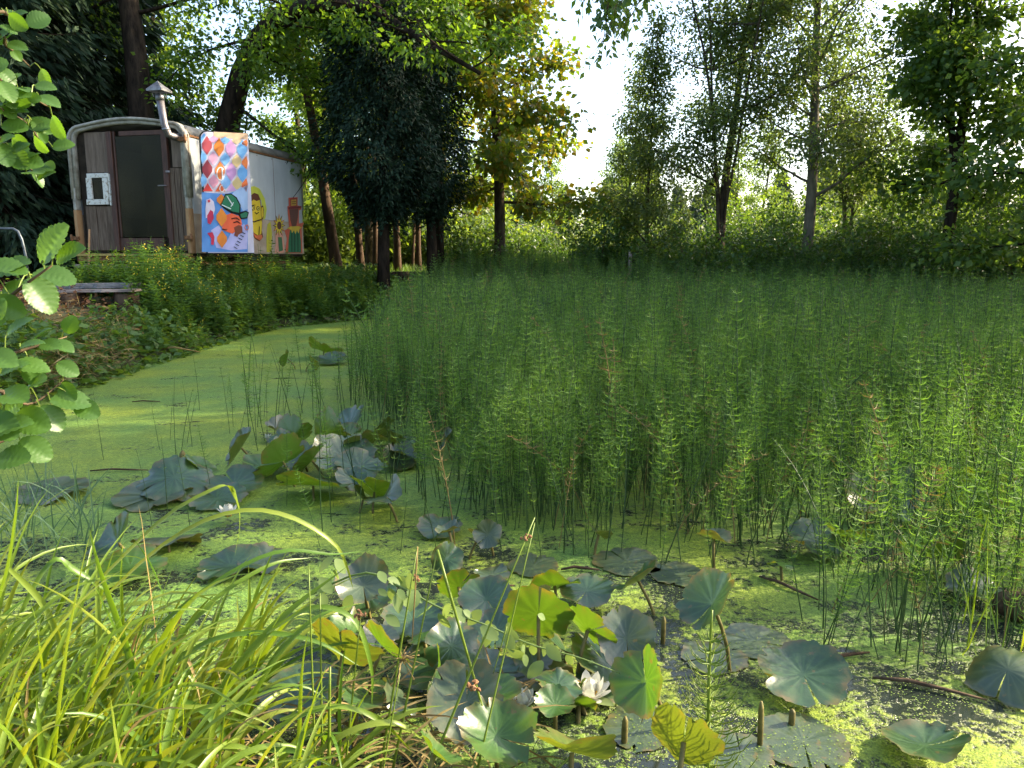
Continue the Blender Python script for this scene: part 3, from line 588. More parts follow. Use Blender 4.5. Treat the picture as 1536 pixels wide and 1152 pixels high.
obj('pipe_cap', V, [[3, 2, 1, 0], [0, 1, 5, 4], [1, 2, 6, 5], [2, 3, 7, 6], [3, 0, 4, 7], [4, 5, 8], [5, 6, 8], [6, 7, 8], [7, 4, 8]], M['zincdark'], pipe)
for sx, sy in ((1, 1), (1, -1), (-1, 1), (-1, -1)):
    V, F = tube([p4+EX*.07*sx+EY*.07*sy, cb_+EX*.09*sx+EY*.09*sy], .008, 4); obj('cap_strut', V, F, M['zincdark'], pipe)
# opened door leaf carrying the mural; all paint is a thin film on it
PM = {}
def paint(h):
    if h not in PM:
        c = srgb(h); gr_ = sum(c)/3; c = tuple(x*.93+gr_*.04 for x in c); PM[h] = surf('paint_'+h, tuple(x*.68+.01 for x in c), tuple(x*.93 for x in c), 5, .7, .2, .15, .004, (1, 1, .45), 0, 8, .28, .62)
    return PM[h]
DA = at(301, 378, 14.06); DB = at(371.5, 378, 14.55); DB[2] = DA[2]; DX = nrm(DB-DA); DN = nrm(np.cross(DX, Z))
class Wall:
    def __init__(s, O, ax, n, off): s.O, s.ax, s.n, s.off = O, ax, n, off
    def pt(s, cx, cy): p = hit(280+cx/5.01, 170+cy/5.01, s.O, s.n)-s.O; return np.dot(p, s.ax), p[2]
    def poly(s, name, pts, m, layer, parent, raw=False, th=.003):
        q = pts if raw else [s.pt(*p) for p in pts]
        y1 = s.off+layer*.003; V = [s.O+s.ax*a+Z*b+s.n*(y1-th) for a, b in q]+[s.O+s.ax*a+Z*b+s.n*y1 for a, b in q]
        n = len(q); F = [list(range(n, 2*n)), list(range(n))[::-1]]+[[k, (k+1) % n, n+(k+1) % n, n+k] for k in range(n)]
        return obj(name, V, F, m, parent)
DW = Wall(DA, DX, DN, .02)
def rnd(l, r_, t, b_, rad):
    P = [(l, b_)]
    for k in range(0, 7): a = pi-k*pi/12; P.append((l+rad+rad*cos(a), t-rad+rad*sin(a)))
    return P+[(r_, t), (r_, b_)]
l, t0 = DW.pt(100, 135); r_, _ = DW.pt(458, 150); _, b_ = DW.pt(280, 1048)
leaf = DW.poly('open_door', rnd(l-.022, r_, t0+.022, b_-.02, .14), paint('#22282a'), 0, wag, True, .045)
DWp = lambda nm, pts, c, ly: DW.poly(nm, pts, paint(c), ly, leaf)
DW.poly('mural_ground', rnd(l, r_-.003, t0, b_, .12), paint('#d6cfe0'), 1, leaf, True)
DWp('mural_band', [(200, 140), (456, 152), (456, 196), (200, 182)], '#e2bb98', 2)
DWp('mural_band', [(104, 180), (128, 150), (140, 165), (104, 232)], '#6aa9e4', 2)
DWp('mural_sky', [(110, 592), (200, 600), (300, 604), (380, 580), (456, 560), (456, 1042), (112, 1042)], '#5a93da', 2)
def dia(cx, cy, w_, h_, col, ly=3, nm='diamond'):
    P = [(cx, cy-h_), (cx+w_*.92, cy-h_*.22), (cx+w_*.92, cy+h_*.25), (cx, cy+h_), (cx-w_*.92, cy+h_*.25), (cx-w_*.92, cy-h_*.22)]
    P = [(min(455, max(104, a)), b) for a, b in P]; DWp(nm, P, col, ly)
for cx, cy, c in [(150, 242, '#b04a55'), (240, 255, '#e8872f'), (328, 265, '#d9a3d4'), (413, 272, '#7ab8f0'), (152, 420, '#a84450'), (247, 432, '#e8803a'), (332, 440, '#cf9ad0'), (416, 448, '#74b4ee')]: dia(cx, cy, 40, 72, c)
for cx, cy, c in [(196, 340, '#e0a8c6'), (286, 345, '#7fb9ee'), (372, 360, '#e2c58e'), (446, 372, '#e07a3e'), (200, 512, '#e79db4'), (291, 518, '#86b6ea'), (376, 528, '#dcc288'), (446, 540, '#e0713a'), (112, 330, '#78b4ec'), (113, 505, '#78b4ec')]: dia(cx, cy, 38, 52, c)
for cx, cy, c in [(197, 196, '#d8a0c8'), (286, 205, '#7ab6ee'), (372, 206, '#e0c9a0'), (446, 225, '#dc7c40')]: dia(cx, cy, 38, 28, c)
for cx, cy, c in [(155, 590, '#ee4a44'), (250, 592, '#e66a34'), (333, 590, '#d2a2d2')]: DWp('diamond', [(cx, cy-66), (cx+38, cy-4), (cx-38, cy-4)], c, 3)
def ring(W, nm, cx, cy, rx, ry, w_, c, ly, par, n=14, a0=0, a1=2*pi):
    a = np.linspace(a0, a1, n); P = [(cx+rx*cos(x), cy+ry*sin(x)) for x in a]+[(cx+(rx-w_)*cos(x), cy+(ry-w_)*sin(x)) for x in a[::-1]]
    q = [W.pt(*p) for p in P]; m = len(a); y1 = W.off+ly*.003
    V = [W.O+W.ax*u+Z*v+W.n*y1 for u, v in q]; F = [[k, k+1, 2*m-2-k, 2*m-1-k] for k in range(m-1)]
    obj(nm, V, F, paint(c), par)
ring(DW, 'white_swirl', 252, 455, 32, 52, 7, '#eef0f2', 4, leaf, 16, .3, 5.6); ring(DW, 'white_swirl', 262, 565, 20, 28, 6, '#eef0f2', 5, leaf, 12, .2, 5)
DWp('white_swirl', [(258, 410), (268, 410), (272, 500), (262, 500)], '#eef0f2', 5)
DWp('pale_cloud', [(360, 580), (455, 540), (455, 720), (420, 735), (380, 660), (330, 620)], '#a9c4ea', 3)
DWp('pale_cloud', [(180, 880), (240, 840), (300, 960), (330, 900), (430, 830), (455, 900), (450, 1020), (330, 1030), (220, 1010)], '#b7b6e8', 3)
DWp('white_mask', [(145, 650), (175, 640), (200, 665), (210, 720), (200, 760), (170, 770), (140, 790), (138, 720)], '#e6d9ea', 4)
DWp('crimson_mask', [(150, 770), (175, 725), (195, 740), (200, 790), (175, 835), (155, 825)], '#cc3358', 5); DWp('crimson_mask', [(150, 900), (190, 893), (205, 930), (200, 990), (180, 985), (182, 940)], '#c9304f', 5)
DWp('red_eye', [(152, 655), (168, 648), (174, 665), (160, 672)], '#e0384e', 6)
dia(256, 650, 36, 44, '#f08a2c', 5); DWp('harlequin_face', [(275, 770), (330, 752), (400, 775), (412, 830), (395, 870), (340, 905), (300, 890), (262, 872)], '#f4683f', 4)
dia(258, 782, 42, 72, '#f0902e', 5); dia(262, 945, 40, 66, '#ee8a2c', 5)
DWp('cap_outline', [(286, 606), (330, 602), (372, 632), (402, 690), (400, 742), (440, 732), (464, 745), (452, 790), (404, 796), (384, 764), (330, 752), (284, 722), (248, 690)], '#14181a', 5)
DWp('green_cap', [(290, 615), (330, 611), (366, 640), (392, 692), (390, 748), (340, 738), (288, 710), (256, 688)], '#2f7d58', 6); DWp('green_cap', [(398, 760), (438, 742), (456, 750), (446, 782), (408, 786)], '#35805c', 6)
for P in ([(296, 625), (302, 622), (345, 690), (340, 695)], [(256, 690), (262, 686), (330, 716), (326, 722)], [(345, 668), (350, 672), (330, 705), (325, 700)]): DWp('white_line', P, '#dfe6e4', 7)
DWp('brown_beard', [(352, 858), (385, 838), (412, 850), (416, 895), (385, 912), (378, 930), (352, 918), (360, 890)], '#8a4a34', 6)
for P in ([(330, 790), (370, 782), (395, 800), (392, 806), (368, 790), (332, 797)], [(345, 820), (375, 808), (400, 825), (398, 831), (374, 815), (347, 827)], [(262, 868), (300, 872), (300, 878), (262, 874)]): DWp('black_line', P, '#2a1210', 7)
for k in range(6):
    u = k/5; cx, cy = 365+60*u, 1010-110*u; DWp('black_mark', [(cx-14, cy-10), (cx+12, cy+4), (cx+10, cy+9), (cx-16, cy-5)], '#182436', 6)
ring(DW, 'orange_ring', 447, 858, 16, 22, 6, '#e9723c', 5, leaf)
for y in (1.75, 3.05): wpart('wall_seam', M['rust'], -.012, -.0015, y-.006, y+.006, .72, 2.05)
for y in (.6, 1.2, 1.8, 2.4, 3.0, 3.6, 4.1):
    c_ = Wp(-.004, y, 2.02); V, F = tube([c_, c_+EX*.006], .011, 6); obj('wall_rivet', V, F, M['rust'], wag)
# paintings on the side wall
SW = Wall(Wp(0, 0, 0), EY, EX, .003); SWp = lambda nm, pts, c, ly: SW.poly(nm, pts, paint(c), ly, wag)
def ell(cx, cy, rx, ry, n=14): return [(cx+rx*cos(k*2*pi/n), cy+ry*sin(k*2*pi/n)) for k in range(n)]
SWp('yellow_halo', [(462, 560), (505, 545), (545, 565), (585, 640), (600, 720), (590, 790), (570, 800), (560, 650), (480, 640), (462, 650)], '#d3d648', 1)
SWp('ape_head', [(466, 660), (476, 620), (505, 598), (535, 608), (552, 650), (556, 700), (570, 692), (578, 720), (574, 785), (566, 800), (562, 880), (572, 930), (545, 962), (510, 940), (482, 900), (466, 820)], '#70402c', 2)
SWp('ape_face', [(482, 665), (500, 648), (522, 660), (545, 650), (552, 700), (556, 790), (562, 820), (558, 905), (535, 920), (500, 895), (482, 830), (476, 760)], '#f0cf2a', 3)
SWp('ape_ear', [(560, 705), (572, 708), (573, 770), (560, 790), (556, 740)], '#eac42a', 3)
SWp('ape_chin', [(490, 896), (520, 918), (560, 912), (566, 935), (545, 955), (512, 935)], '#e07440', 4)
for P in (ell(494, 712, 16, 18), ell(532, 714, 12, 16)): SWp('eye_outline', P, '#2a1c10', 4)
for P in (ell(495, 712, 11, 12), ell(532, 714, 8, 11)): SWp('eye', P, '#f2dc60', 5)
for P in (ell(499, 712, 4, 6, 8), ell(533, 714, 3, 5, 8)): SWp('pupil', P, '#120c08', 6)
for P in ([(478, 800), (500, 812), (550, 795), (560, 800), (550, 804), (500, 820), (478, 810)], [(508, 740), (520, 752), (536, 740), (538, 746), (520, 760), (506, 746)], [(540, 850), (544, 850), (540, 915), (535, 915)], [(482, 690), (510, 686), (510, 692), (482, 696)]): SWp('black_line', P, '#2a1810', 5)
SWp('yellow_stripe', [(606, 835), (628, 815), (640, 900), (634, 1040), (600, 1044), (598, 930)], '#cfc234', 1)
for k in range(12):
    a = k*2*pi/12; c_, s_ = cos(a), sin(a); px_, py_ = 692+c_*34, 843+s_*62
    SWp('sunflower_petal_outline', [(692+c_*14-s_*10, 843+s_*26+c_*15), (px_+c_*14, py_+s_*26), (692+c_*14+s_*10, 843+s_*26-c_*15)], '#c4542c' if k % 2 else '#241a10', 2)
    SWp('sunflower_petal', [(692+c_*14-s_*7, 843+s_*26+c_*10), (px_+c_*7, py_+s_*13), (692+c_*14+s_*7, 843+s_*26-c_*10)], '#f0d23a', 3)
SWp('sunflower_head', ell(692, 843, 16, 30), '#6a4030', 4); SWp('sunflower_stem', [(684, 930), (712, 930), (722, 1030), (692, 1040)], '#4c7a50', 2)
SWp('sunflower_glow', [(664, 900), (722, 900), (735, 1000), (730, 1050), (660, 1050), (668, 980)], '#e8a68c', 1)
SWp('man_halo', [(764, 634), (832, 630), (832, 692), (862, 698), (858, 724), (842, 730), (842, 830), (880, 820), (862, 870), (868, 1050), (740, 1052), (752, 940), (735, 880), (770, 860), (760, 760), (756, 700), (766, 694)], '#e56a4c', 1)
SWp('dress', [(774, 880), (812, 862), (846, 876), (856, 960), (858, 1046), (760, 1046), (764, 950)], '#2c7a50', 2)
for x in (784, 806, 830): SWp('dress_fold', [(x, 900), (x+6, 900), (x+8, 1040), (x, 1040)], '#1d5136', 3)
SWp('collar', [(750, 865), (776, 850), (840, 848), (860, 858), (842, 872), (838, 902), (824, 878), (814, 908), (802, 880), (788, 900), (780, 874)], '#efc835', 4)
SWp('brown_face', [(768, 722), (836, 716), (832, 780), (822, 840), (806, 858), (788, 846), (776, 800)], '#7a4a3c', 3)
SWp('hat', [(774, 640), (826, 636), (824, 700), (776, 704)], '#b54038', 3); SWp('hat_band', [(780, 650), (820, 646), (820, 692), (780, 696)], '#e3a93a', 4)
for y in (664, 678): SWp('black_line', [(784, y), (816, y-2), (816, y+2), (784, y+4)], '#4a2a18', 5)
SWp('hat_brim', [(760, 704), (856, 696), (856, 712), (760, 722)], '#8e2f30', 5)
# ---------------------------------------------------------------- things beside the wagon
def plank(name, label, P, wid, th, m, cat='bench', group=None, parent=None):
    """live-edged plank along a line P"""
    g = np.random.default_rng(len(P)*7+int(abs(P[0][0])*10)); V = []; F = []; n = 12
    for k in range(n+1):
        u = k/n; c = P[0]*(1-u)+P[1]*u; d = nrm(P[1]-P[0]); s = nrm(np.cross(Z, d)); a, b = wid*(1+.16*g.normal()), wid*(1+.10*g.normal())
        V += [c-s*a, c+s*b, c+s*(b-.02)+Z*th, c-s*(a-.02)+Z*th]
    for k in range(n): F += [[4*k+j, 4*k+4+j, 4*k+4+(j+1) % 4, 4*k+(j+1) % 4] for j in range(4)]
    F += [[0, 1, 2, 3], [4*n+3, 4*n+2, 4*n+1, 4*n]]
    return obj(name, V, F, m, parent)
bz = float(zt(-6.3, 11.4))
bp0, bp1 = at(-40, 440, 11.5), at(206, 437, 11.3)
be = thing('log_bench', ((bp0[0]+bp1[0])/2, 11.4, bz), 'low bench of a pale wavy plank on two log stumps near the wagon', 'bench')
plank('seat_plank', '', (bp0, bp1), .16, .035, M['plank'], parent=be)
def stump(px, d, rr, top, par):
    c = at(px, 450, d); z0 = float(zt(c[0], c[1]))-.08
    P = [A(c[0], c[1], z0), A(c[0], c[1], z0+.06), A(c[0]+.01, c[1], (z0+top)/2), A(c[0], c[1], top)]
    V, F = tube(P, [rr*1.1, rr*1.05, rr, rr*.97], 14); return obj('log_leg', V, F, M['log'], par, True)
for px in (107, 190, 20): stump(px, 11.35, .20 if px == 107 else .18, bp0[2]+.002, be)
b2a, b2b = at(92, 433, 12.0), at(208, 431, 11.85)
sl = thing('slab_bench', ((b2a[0]+b2b[0])/2, 11.95, float(zt(b2a[0], 12))), 'thick dark grey wooden slab bench just behind the pale plank bench', 'bench')
plank('slab', '', (b2a, b2b), .2, .075, surf('grey_slab', (.10, .095, .09), (.24, .225, .21), 6, .85, .15, .4, .01, (.6, 6, 6)), parent=sl)
for px in (112, 188):
    c = at(px, 440, 11.95); V, F = tube([A(c[0], c[1], float(zt(c[0], c[1]))-.08), A(c[0], c[1], b2a[2]+.004)], .16, 12); obj('log_leg', V, F, M['log'], sl, True)
tf = thing('steel_tube_frame', (-8.9, 13.2, .5), 'bent steel tube frame standing in the dark left of the wagon', 'metal frame')
for dy in (0, .5):
    P = [at(-40, 346, 13.2+dy), at(0, 343, 13.2+dy), at(20, 343, 13.2+dy), at(27, 347, 13.2+dy), at(33, 360, 13.2+dy), at(39, 385, 13.2+dy), at(46, 455, 13.2+dy)]
    P[-1][2] = float(zt(P[-1][0], P[-1][1]))-.03; P = [A(P[0][0]-.02, P[0][1], P[-1][2])]+P
    V, F = tube(P, .022, 8); obj('tube_hoop', V, F, M['metal_dark'], tf, True)
for py in (372, 395):
    a_, b_ = at(37, py, 13.2), at(37, py, 13.7); V, F = tube([a_, b_], .016, 6); obj('cross_tube', V, F, M['metal_dark'], tf, True)
st0, st1 = at(134, 344, 13.95), at(127, 400, 13.8); st1[2] = float(zt(st1[0], st1[1]))-.02
V, F = tube([st1, st1*.6+st0*.4+A(.01, 0, 0), st0], [.022, .02, .017], 7)
tag(obj('wooden_stick', V, F, M['post'], None, True, st1), 'thin brown stick leaning on the left corner of the wagon', 'stick')
V, F = tube([gz(225, 524, .10), gz(262, 521, .16), gz(300, 528, .03)], [.012, .012, .008], 6); tag(obj('dry_stick', V, F, M['straw'], None, True, gz(225, 524, .1)), 'pale dry stick lying on the bank at the duckweed edge', 'stick')
# wires and post beyond the pond
V, F = tube([at(690, 322, 45), at(760, 334, 44), at(860, 347, 42), at(1010, 366, 40)], .03, 5); wr = thing('field_fence', (0, 44, -1), 'pale twin rails crossing the meadow gap right of the golden maple', 'fence')
obj('rail', V, F, surf('pale_rail', (.5, .38, .32), (.62, .5, .42), 5, .6), wr)
V, F = tube([at(690, 328, 45), at(760, 340, 44), at(860, 352, 42), at(1010, 371, 40)], .03, 5); obj('rail', V, F, bpy.data.materials['pale_rail'], wr)
for px, d in ((700, 45), (860, 42), (1005, 40)):
    c = at(px, 330, d); V, F = tube([A(c[0], d, -1.6), A(c[0], d, at(px, 316+(px-690)*.15, d)[2])], .06, 6); obj('post', V, F, M['bark_grey'], wr)
V, F = tube([A(*gb(943, 19.5)[:2], .3), A(*gb(943, 19.5)[:2], 1.42)], [.05, .045], 7); tag(obj('wooden_post', V, F, M['plank'], None, True, A(*gb(943, 19.5)[:2], .3)), 'short pale wooden post by the young trees at the reed edge', 'post')
lp = thing('log_pile', gb(603, 20.3), 'small dark stack of split logs behind the cypress trunk', 'log pile')
for k in range(6):
    c = gb(603, 20.3)+A((k % 3-1)*.19+(k//3)*.09, (k % 2)*.05, .09+.16*(k//3)); V, F = tube([c-A(.3, .25, 0), c+A(.3, .25, 0)], .088, 9); obj('log', V, F, M['log'], lp, True)
# ---------------------------------------------------------------- plants on the left bank
from mathutils import Matrix, Vector
def plantmesh(seed, H=1., flowers=True, pairs=13, ll=.13):
    """a clump of three leafy stems"""
    g = np.random.default_rng(seed); out = [plantstem(g, H*h_, A(x_, y_, 0), flowers and k_ < 2, pairs, ll) for k_, (h_, x_, y_) in enumerate(((1, 0, 0), (.84, .13, .06), (.72, -.09, .12)))]
    V, F = jq([q for o_ in out for q in o_[0]]); me = mesh('leafy_plant', V, F, M['plant']); me.materials.append(M['yellow'])
    mi = np.concatenate([np.full(len(q[1]), k_, np.int32) for o_ in out for k_, q in enumerate(o_[0])]); me.polygons.foreach_set('material_index', mi); return me
def plantstem(g, H, O, flowers, pairs, ll):
    Ps, Ds, Ns, Ls, Ws = [], [], [], [], []; P = poly(O-A(0, 0, .03), A(g.normal()*.1, g.normal()*.1, 1), H, 8, A(g.normal()*.12, g.normal()*.12, 0), .06, g)
    Vt, Ft = tube(P, .006*(1-np.linspace(0, 1, 9)*.6), 3, False); Ft = [f for q in Ft for f in ([q[0], q[1], q[2]], [q[0], q[2], q[3]])]
    k = 0
    for i in range(pairs):
        u = .12+.86*i/pairs; c = P[0]+(P[-1]-P[0])*0+np.array([np.interp(u*8, np.arange(9), P[:, j]) for j in range(3)])
        L = ll*(1.15-.75*u)*g.uniform(.85, 1.15)
        for j in range(3):
            a = i*1.2+j*2*pi/3+g.normal()*.2; d = A(cos(a), sin(a), g.uniform(.1, .5)-.3*(1-u))
            Ps.append(c); Ds.append(d); Ns.append(A(0, 0, 1)-d*.2+g.normal(size=3)*.2); Ls.append(L); Ws.append(L*.42)
    V, F = leafquads(np.array(Ps), np.array(Ds), nrm(np.array(Ns)), np.array(Ls), np.array(Ws), .12)
    V, F = jq([(Vt, np.array(Ft)), (V, F)])
    if flowers:
        n = 14; u = g.uniform(.6, 1, n)*8; c = np.stack([np.interp(u, np.arange(9), P[:, j]) for j in range(3)], 1)+g.normal(size=(n, 3))*.025
        V2, F2 = leafquads(c, rdir(n, g), rdir(n, g), np.full(n, .024), np.full(n, .024), .1)
        return [[(V, F), (V2, F2)]]
    return [[(V, F)]]
PMS = [plantmesh(200+i, 1, i in (1, 3), 18, .17) for i in range(6)]
g = np.random.default_rng(300); cnt = 0
def addplant(x, y, h, lab, grp):
    global cnt
    fl = g.random() < .2; me = PMS[g.choice([1, 3])] if fl else PMS[g.choice([0, 2, 4, 5])]
    o = inst('flowering_loosestrife' if fl else 'leafy_herb', me, (x, y, float(zt(x, y))), g.uniform(0, 6.28), h, g.normal()*.08, g.normal()*.08)
    tag(o, ('yellow-flowered upright plant ' if fl else 'upright green leafy plant ')+lab, 'plant', grp+(' in flower' if fl else '')); cnt += 1
for i in range(95):   # in front of the wagon's front
    px = g.uniform(140, 300); d = g.uniform(11.9, 13.7); x = (px-768)/FPX*d
    if px < 205 and d < 12.5: continue
    w_ = ('before the small window' if px < 165 else 'before the door pane' if px < 215 else 'before the door\'s handle side' if px < 255 else 'before the right corner post')+(' close to the wagon' if d > 12.8 else ' nearer the pond')
    addplant(x, d, g.uniform(.65, 1.05)*(1.08 if px > 190 else .9), w_, 'plants '+w_)
for i in range(185):
    d = g.uniform(11.0, 17.8); x = shore(d)-g.uniform(.05, 1.9)
    px = 768+x/d*FPX
    if px < 215 or px > 640: continue
    w_ = ('right of the benches' if px < 290 else 'below the diamond pattern' if px < 370 else 'below the ape and sunflower' if px < 430 else 'below the figure with the hat' if px < 470 else 'below the bare trunks' if px < 560 else 'beside the cypress foot')+(' at the water\'s edge' if shore(d)-x < .6 else ' on the middle of the bank' if shore(d)-x < 1.2 else ' high on the bank')
    addplant(x, d, (g.uniform(.6, 1.0) if shore(d)-x < .8 else g.uniform(.85, 1.18))*(1 if px < 470 else .72), w_, 'plants '+w_)
for i in range(62):
    d = g.uniform(6.5, 11); x = shore(d)-g.uniform(.02, 1.1)
    if d > 9 and shore(d)-x > .65: continue
    w_ = ('left of and below the benches' if d < 8.8 else 'below the benches')+(' at the water\'s edge' if shore(d)-x < .4 else ' higher on the bank')
    addplant(x, d, g.uniform(.25, .5), w_, 'plants '+w_)
for i in range(34):
    d = g.uniform(16, 20); px = g.uniform(470, 640); x = (px-768)/FPX*d
    if x > shore(d)+.3: continue
    addplant(x, d, g.uniform(.3, .55), 'under the trees right of the mural', 'low plants under the trees')
# low ground cover
def cover(n, xs, ys, hmax, sz, m, name, seed, cond=None, lw=.7):
    g = np.random.default_rng(seed); x = g.uniform(*xs, n); y = g.uniform(*ys, n); s = shore(y)-x
    hgt = hmax*(.35+.65*sstep(-.6, .9, nz(x*.9, y*.9)))*sstep(-.12, .35, s)
    ok = s > -.10
    if cond is not None: ok &= cond(x, y)
    x, y, hgt = x[ok], y[ok], hgt[ok]; n = len(x)
    P = np.stack([x, y, np.maximum(zt(x, y), 0)+hgt*g.random(n)**.7+.01], -1); S = sz*g.uniform(.6, 1.3, n)
    V, F = leafquads(P, nrm(rdir(n, g)*A(1, 1, .5)+A(0, 0, -.15)), nrm(A(0, 0, 1)+rdir(n, g)*.7), S, S*lw)
    return tag(obj(name, V, F, m), {'ground_cover': 'low leafy ground cover on the left bank', 'dry_cut_grass': 'heap of dry cut grass at the duckweed edge', 'fallen_leaves': 'brown fallen leaves around the benches', 'meadow_grass': 'grass on the far bank'}.get(name, name), None, None, 'stuff')
cover(66000, (-8.5, -1), (4, 19.5), .58, .105, M['cover'], 'ground_cover', 310, lambda x, y: ~((x < -5.4) & (y < 12.9) & (y > 9.0) & (x < shore(y)-.95) & (x < -5.35)))
def heap(px0, px1, py0, py1, n, seed):
    g = np.random.default_rng(seed); P = np.array([gz(g.uniform(px0, px1), g.uniform(py0, py1), .25) for _ in range(n)])
    P[:, 2] = np.maximum(zt(P[:, 0], P[:, 1]), 0)+g.random(n)*.3+.02; return P, g
P, g2 = heap(40, 205, 505, 572, 3000, 311); ok = shore(P[:, 1])-P[:, 0] > -.05; P = P[ok]; n = len(P)
V, F = leafquads(P, nrm(rdir(n, g2)*A(1, 1, .35)), nrm(A(0, 0, 1)+rdir(n, g2)*.6), g2.uniform(.08, .24, n), g2.uniform(.008, .02, n), .1)
tag(obj('dry_cut_grass', V, F, M['straw']), 'heap of dry cut grass on the bank below the benches', None, None, 'stuff')
P, g2 = heap(0, 225, 455, 510, 2200, 312); n = len(P); P[:, 2] -= .05
V, F = leafquads(P, nrm(rdir(n, g2)*A(1, 1, .3)), nrm(A(0, 0, 1)+rdir(n, g2)*.5), g2.uniform(.05, .1, n), g2.uniform(.03, .06, n), .15)
tag(obj('fallen_leaves', V, F, M['litter']), 'brown fallen leaves round the bench stumps', None, None, 'stuff')
# grass on the far bank under the trees
g2 = np.random.default_rng(313); n = 16000; x = g2.uniform(-9, 13, n); y = g2.uniform(18, 27, n); ok = x < 40; P = np.stack([x, y, zt(x, y)], -1)
V, F = leafquads(P, nrm(rdir(n, g2)*.5+A(0, 0, 1)), nrm(rdir(n, g2)*A(1, 1, .2)), g2.uniform(.2, .45, n), g2.uniform(.015, .03, n), .1)
tag(obj('bank_grass', V, F, M['cover']), 'grass under the trees on the far bank', None, None, 'stuff')
# ---------------------------------------------------------------- water horsetails
def horsetail(seed, whorl=.62, first=.34, nb=8, bl=.105, name='horsetail', wd=.0022, sw=.0042, m=None, bend=.12):
    g = np.random.default_rng(seed); P = poly(A(0, 0, -.04), A(g.normal()*.06, g.normal()*.06, 1), 1.0, 9, A(g.normal()*bend, g.normal()*bend, -abs(bend)*.3), .06, g)
    Vt, Ft = tube(P, sw*(1-np.linspace(0, 1, 10)**2*.75), 4, False); parts = [(Vt, np.array([t for q in Ft for t in ([q[0], q[1], q[2]], [q[0], q[2], q[3]])]))]
    nw = int(whorl*26); V = []; F = []
    for i in range(nw):
        u = first+(.97-first)*i/max(1, nw-1); c = np.array([np.interp(u*9, np.arange(10), P[:, j]) for j in range(3)])
        q = (u-first)/(1-first); L = bl*(sin(pi*min(1, .22+q*.76))**.8)*g.uniform(.8, 1.15)+.012
        for b in range(nb):
            if g.random() < .18: continue
            a = g.uniform(0, 2*pi); d = A(cos(a), sin(a), 0); e = g.uniform(.15, .55); l = L*g.uniform(.7, 1.15)
            p1 = c+(d*cos(e)+Z*sin(e)*.7)*l*.5; p2 = p1+(d*cos(e+.55)+Z*sin(e+.55))*l*.55
            wv = nrm(np.cross(d, Z)*g.normal()+Z*.8)*wd
            k = len(V); V += [c-wv, c+wv, p1+wv*.8, p1-wv*.8, p2]; F += [[k, k+1, k+2], [k, k+2, k+3], [k+3, k+2, k+4]]
    ns = len(parts[0][1])
    if V: parts.append((np.array(V), np.array(F)))
    V, F = jq(parts); me = mesh(name, V, F, m or M['horsetail'])
    if m is None:
        me.materials.append(M['horsetail_stem']); mi = np.zeros(len(me.polygons), np.int32); mi[:ns] = 1; me.polygons.foreach_set('material_index', mi)
    return me
HT = [horsetail(400+i, .62+.05*(i % 3), .26+.05*(i % 4), 8, .085+.012*(i % 3)) for i in range(8)]
HS = [horsetail(420+i, .12*i, .6, 4, .07) for i in range(4)]
HD = [horsetail(430+i, .35, .45, 6, .09, m=M['horsetail_dry'], bend=.5) for i in range(2)]
HF = [horsetail(450+i, .46, .30+.04*(i % 3), 5, .10+.012*(i % 3), wd=.0046, sw=.0062) for i in range(6)]
HX = [horsetail(480+i, .1*i, .6, 4, .06, wd=.005, sw=.009) for i in range(2)]
HB = [horsetail(470+i, .4, .4, 6, .09, bend=1.1) for i in range(3)]
BED = np.array([gz(*p)[:2] for p in [(596, 480), (548, 540), (515, 600), (560, 650), (640, 700), (690, 770), (760, 800), (880, 790), (1000, 800), (1110, 840), (1240, 880), (1330, 1010), (1400, 1020), (1536, 980), (1750, 960)]]+[A(9.5, 6), A(12, 14), A(13, 22.5), A(2, 22.5), A(-1.8, 20.5)])
def inside(x, y, PG=BED):
    c = np.zeros(len(x), bool); n = len(PG); j = n-1
    for i in range(n):
        xi, yi = PG[i]; xj, yj = PG[j]
        c ^= ((yi > y) != (yj > y)) & (x < (xj-xi)*(y-yi)/(yj-yi+1e-12)+xi); j = i
    return c
def edist(x, y, PG=BED[:15]):
    d = np.full(len(x), 9.)
    for a, b in zip(PG[:-1], PG[1:]):
        ab = b-a; t = np.clip(((x-a[0])*ab[0]+(y-a[1])*ab[1])/(ab@ab), 0, 1); d = np.minimum(d, np.hypot(x-a[0]-t*ab[0], y-a[1]-t*ab[1]))
    return d
g = np.random.default_rng(440)
# density falls with distance: clumped rings
n = 120000; yy = 2.2+(22.5-2.2)*g.random(n)**1.25; xx = g.uniform(-2.4, 14, n)
ok = inside(xx, yy) & (np.abs(xx) < yy*.69+.8); xx, yy = xx[ok], yy[ok]; ed = edist(xx, yy)
cl = .5+.5*nz(xx*1.7, yy*1.7)
pr = np.clip(.38+.62*sstep(0, .6, ed), 0, 1)*(.35+.65*cl)*np.interp(yy, [2, 4, 6, 10, 16, 22], [1.3, 1.3, 1.2, .8, .5, .45])
pr = pr*np.where((yy < 4.6) & (xx > 1.0), .5, 1); keep = g.random(len(xx)) < pr*.62; xx, yy, ed = xx[keep], yy[keep], ed[keep]
zz = np.maximum(zt(xx, yy), 0.); hh = (.76+.14*g.normal(size=len(xx)))*np.interp(ed, [0, .5], [.85, 1])*np.interp(yy, [3, 8, 14, 22], [.92, 1, 1.1, 1.14])
hh = hh*np.interp(yy, [2.5, 4.5], [.84, 1]); hh = np.clip(hh*np.where(g.random(len(hh)) < .06, 1.22, 1), .42, 1.2)
nf = 110; fx = g.uniform(620, 1180, nf); fy = 770+g.random(nf)**1.5*95+np.interp(fx, [620, 1180], [-30, 20]); fp = np.array([gz(a, b) for a, b in zip(fx, fy)])
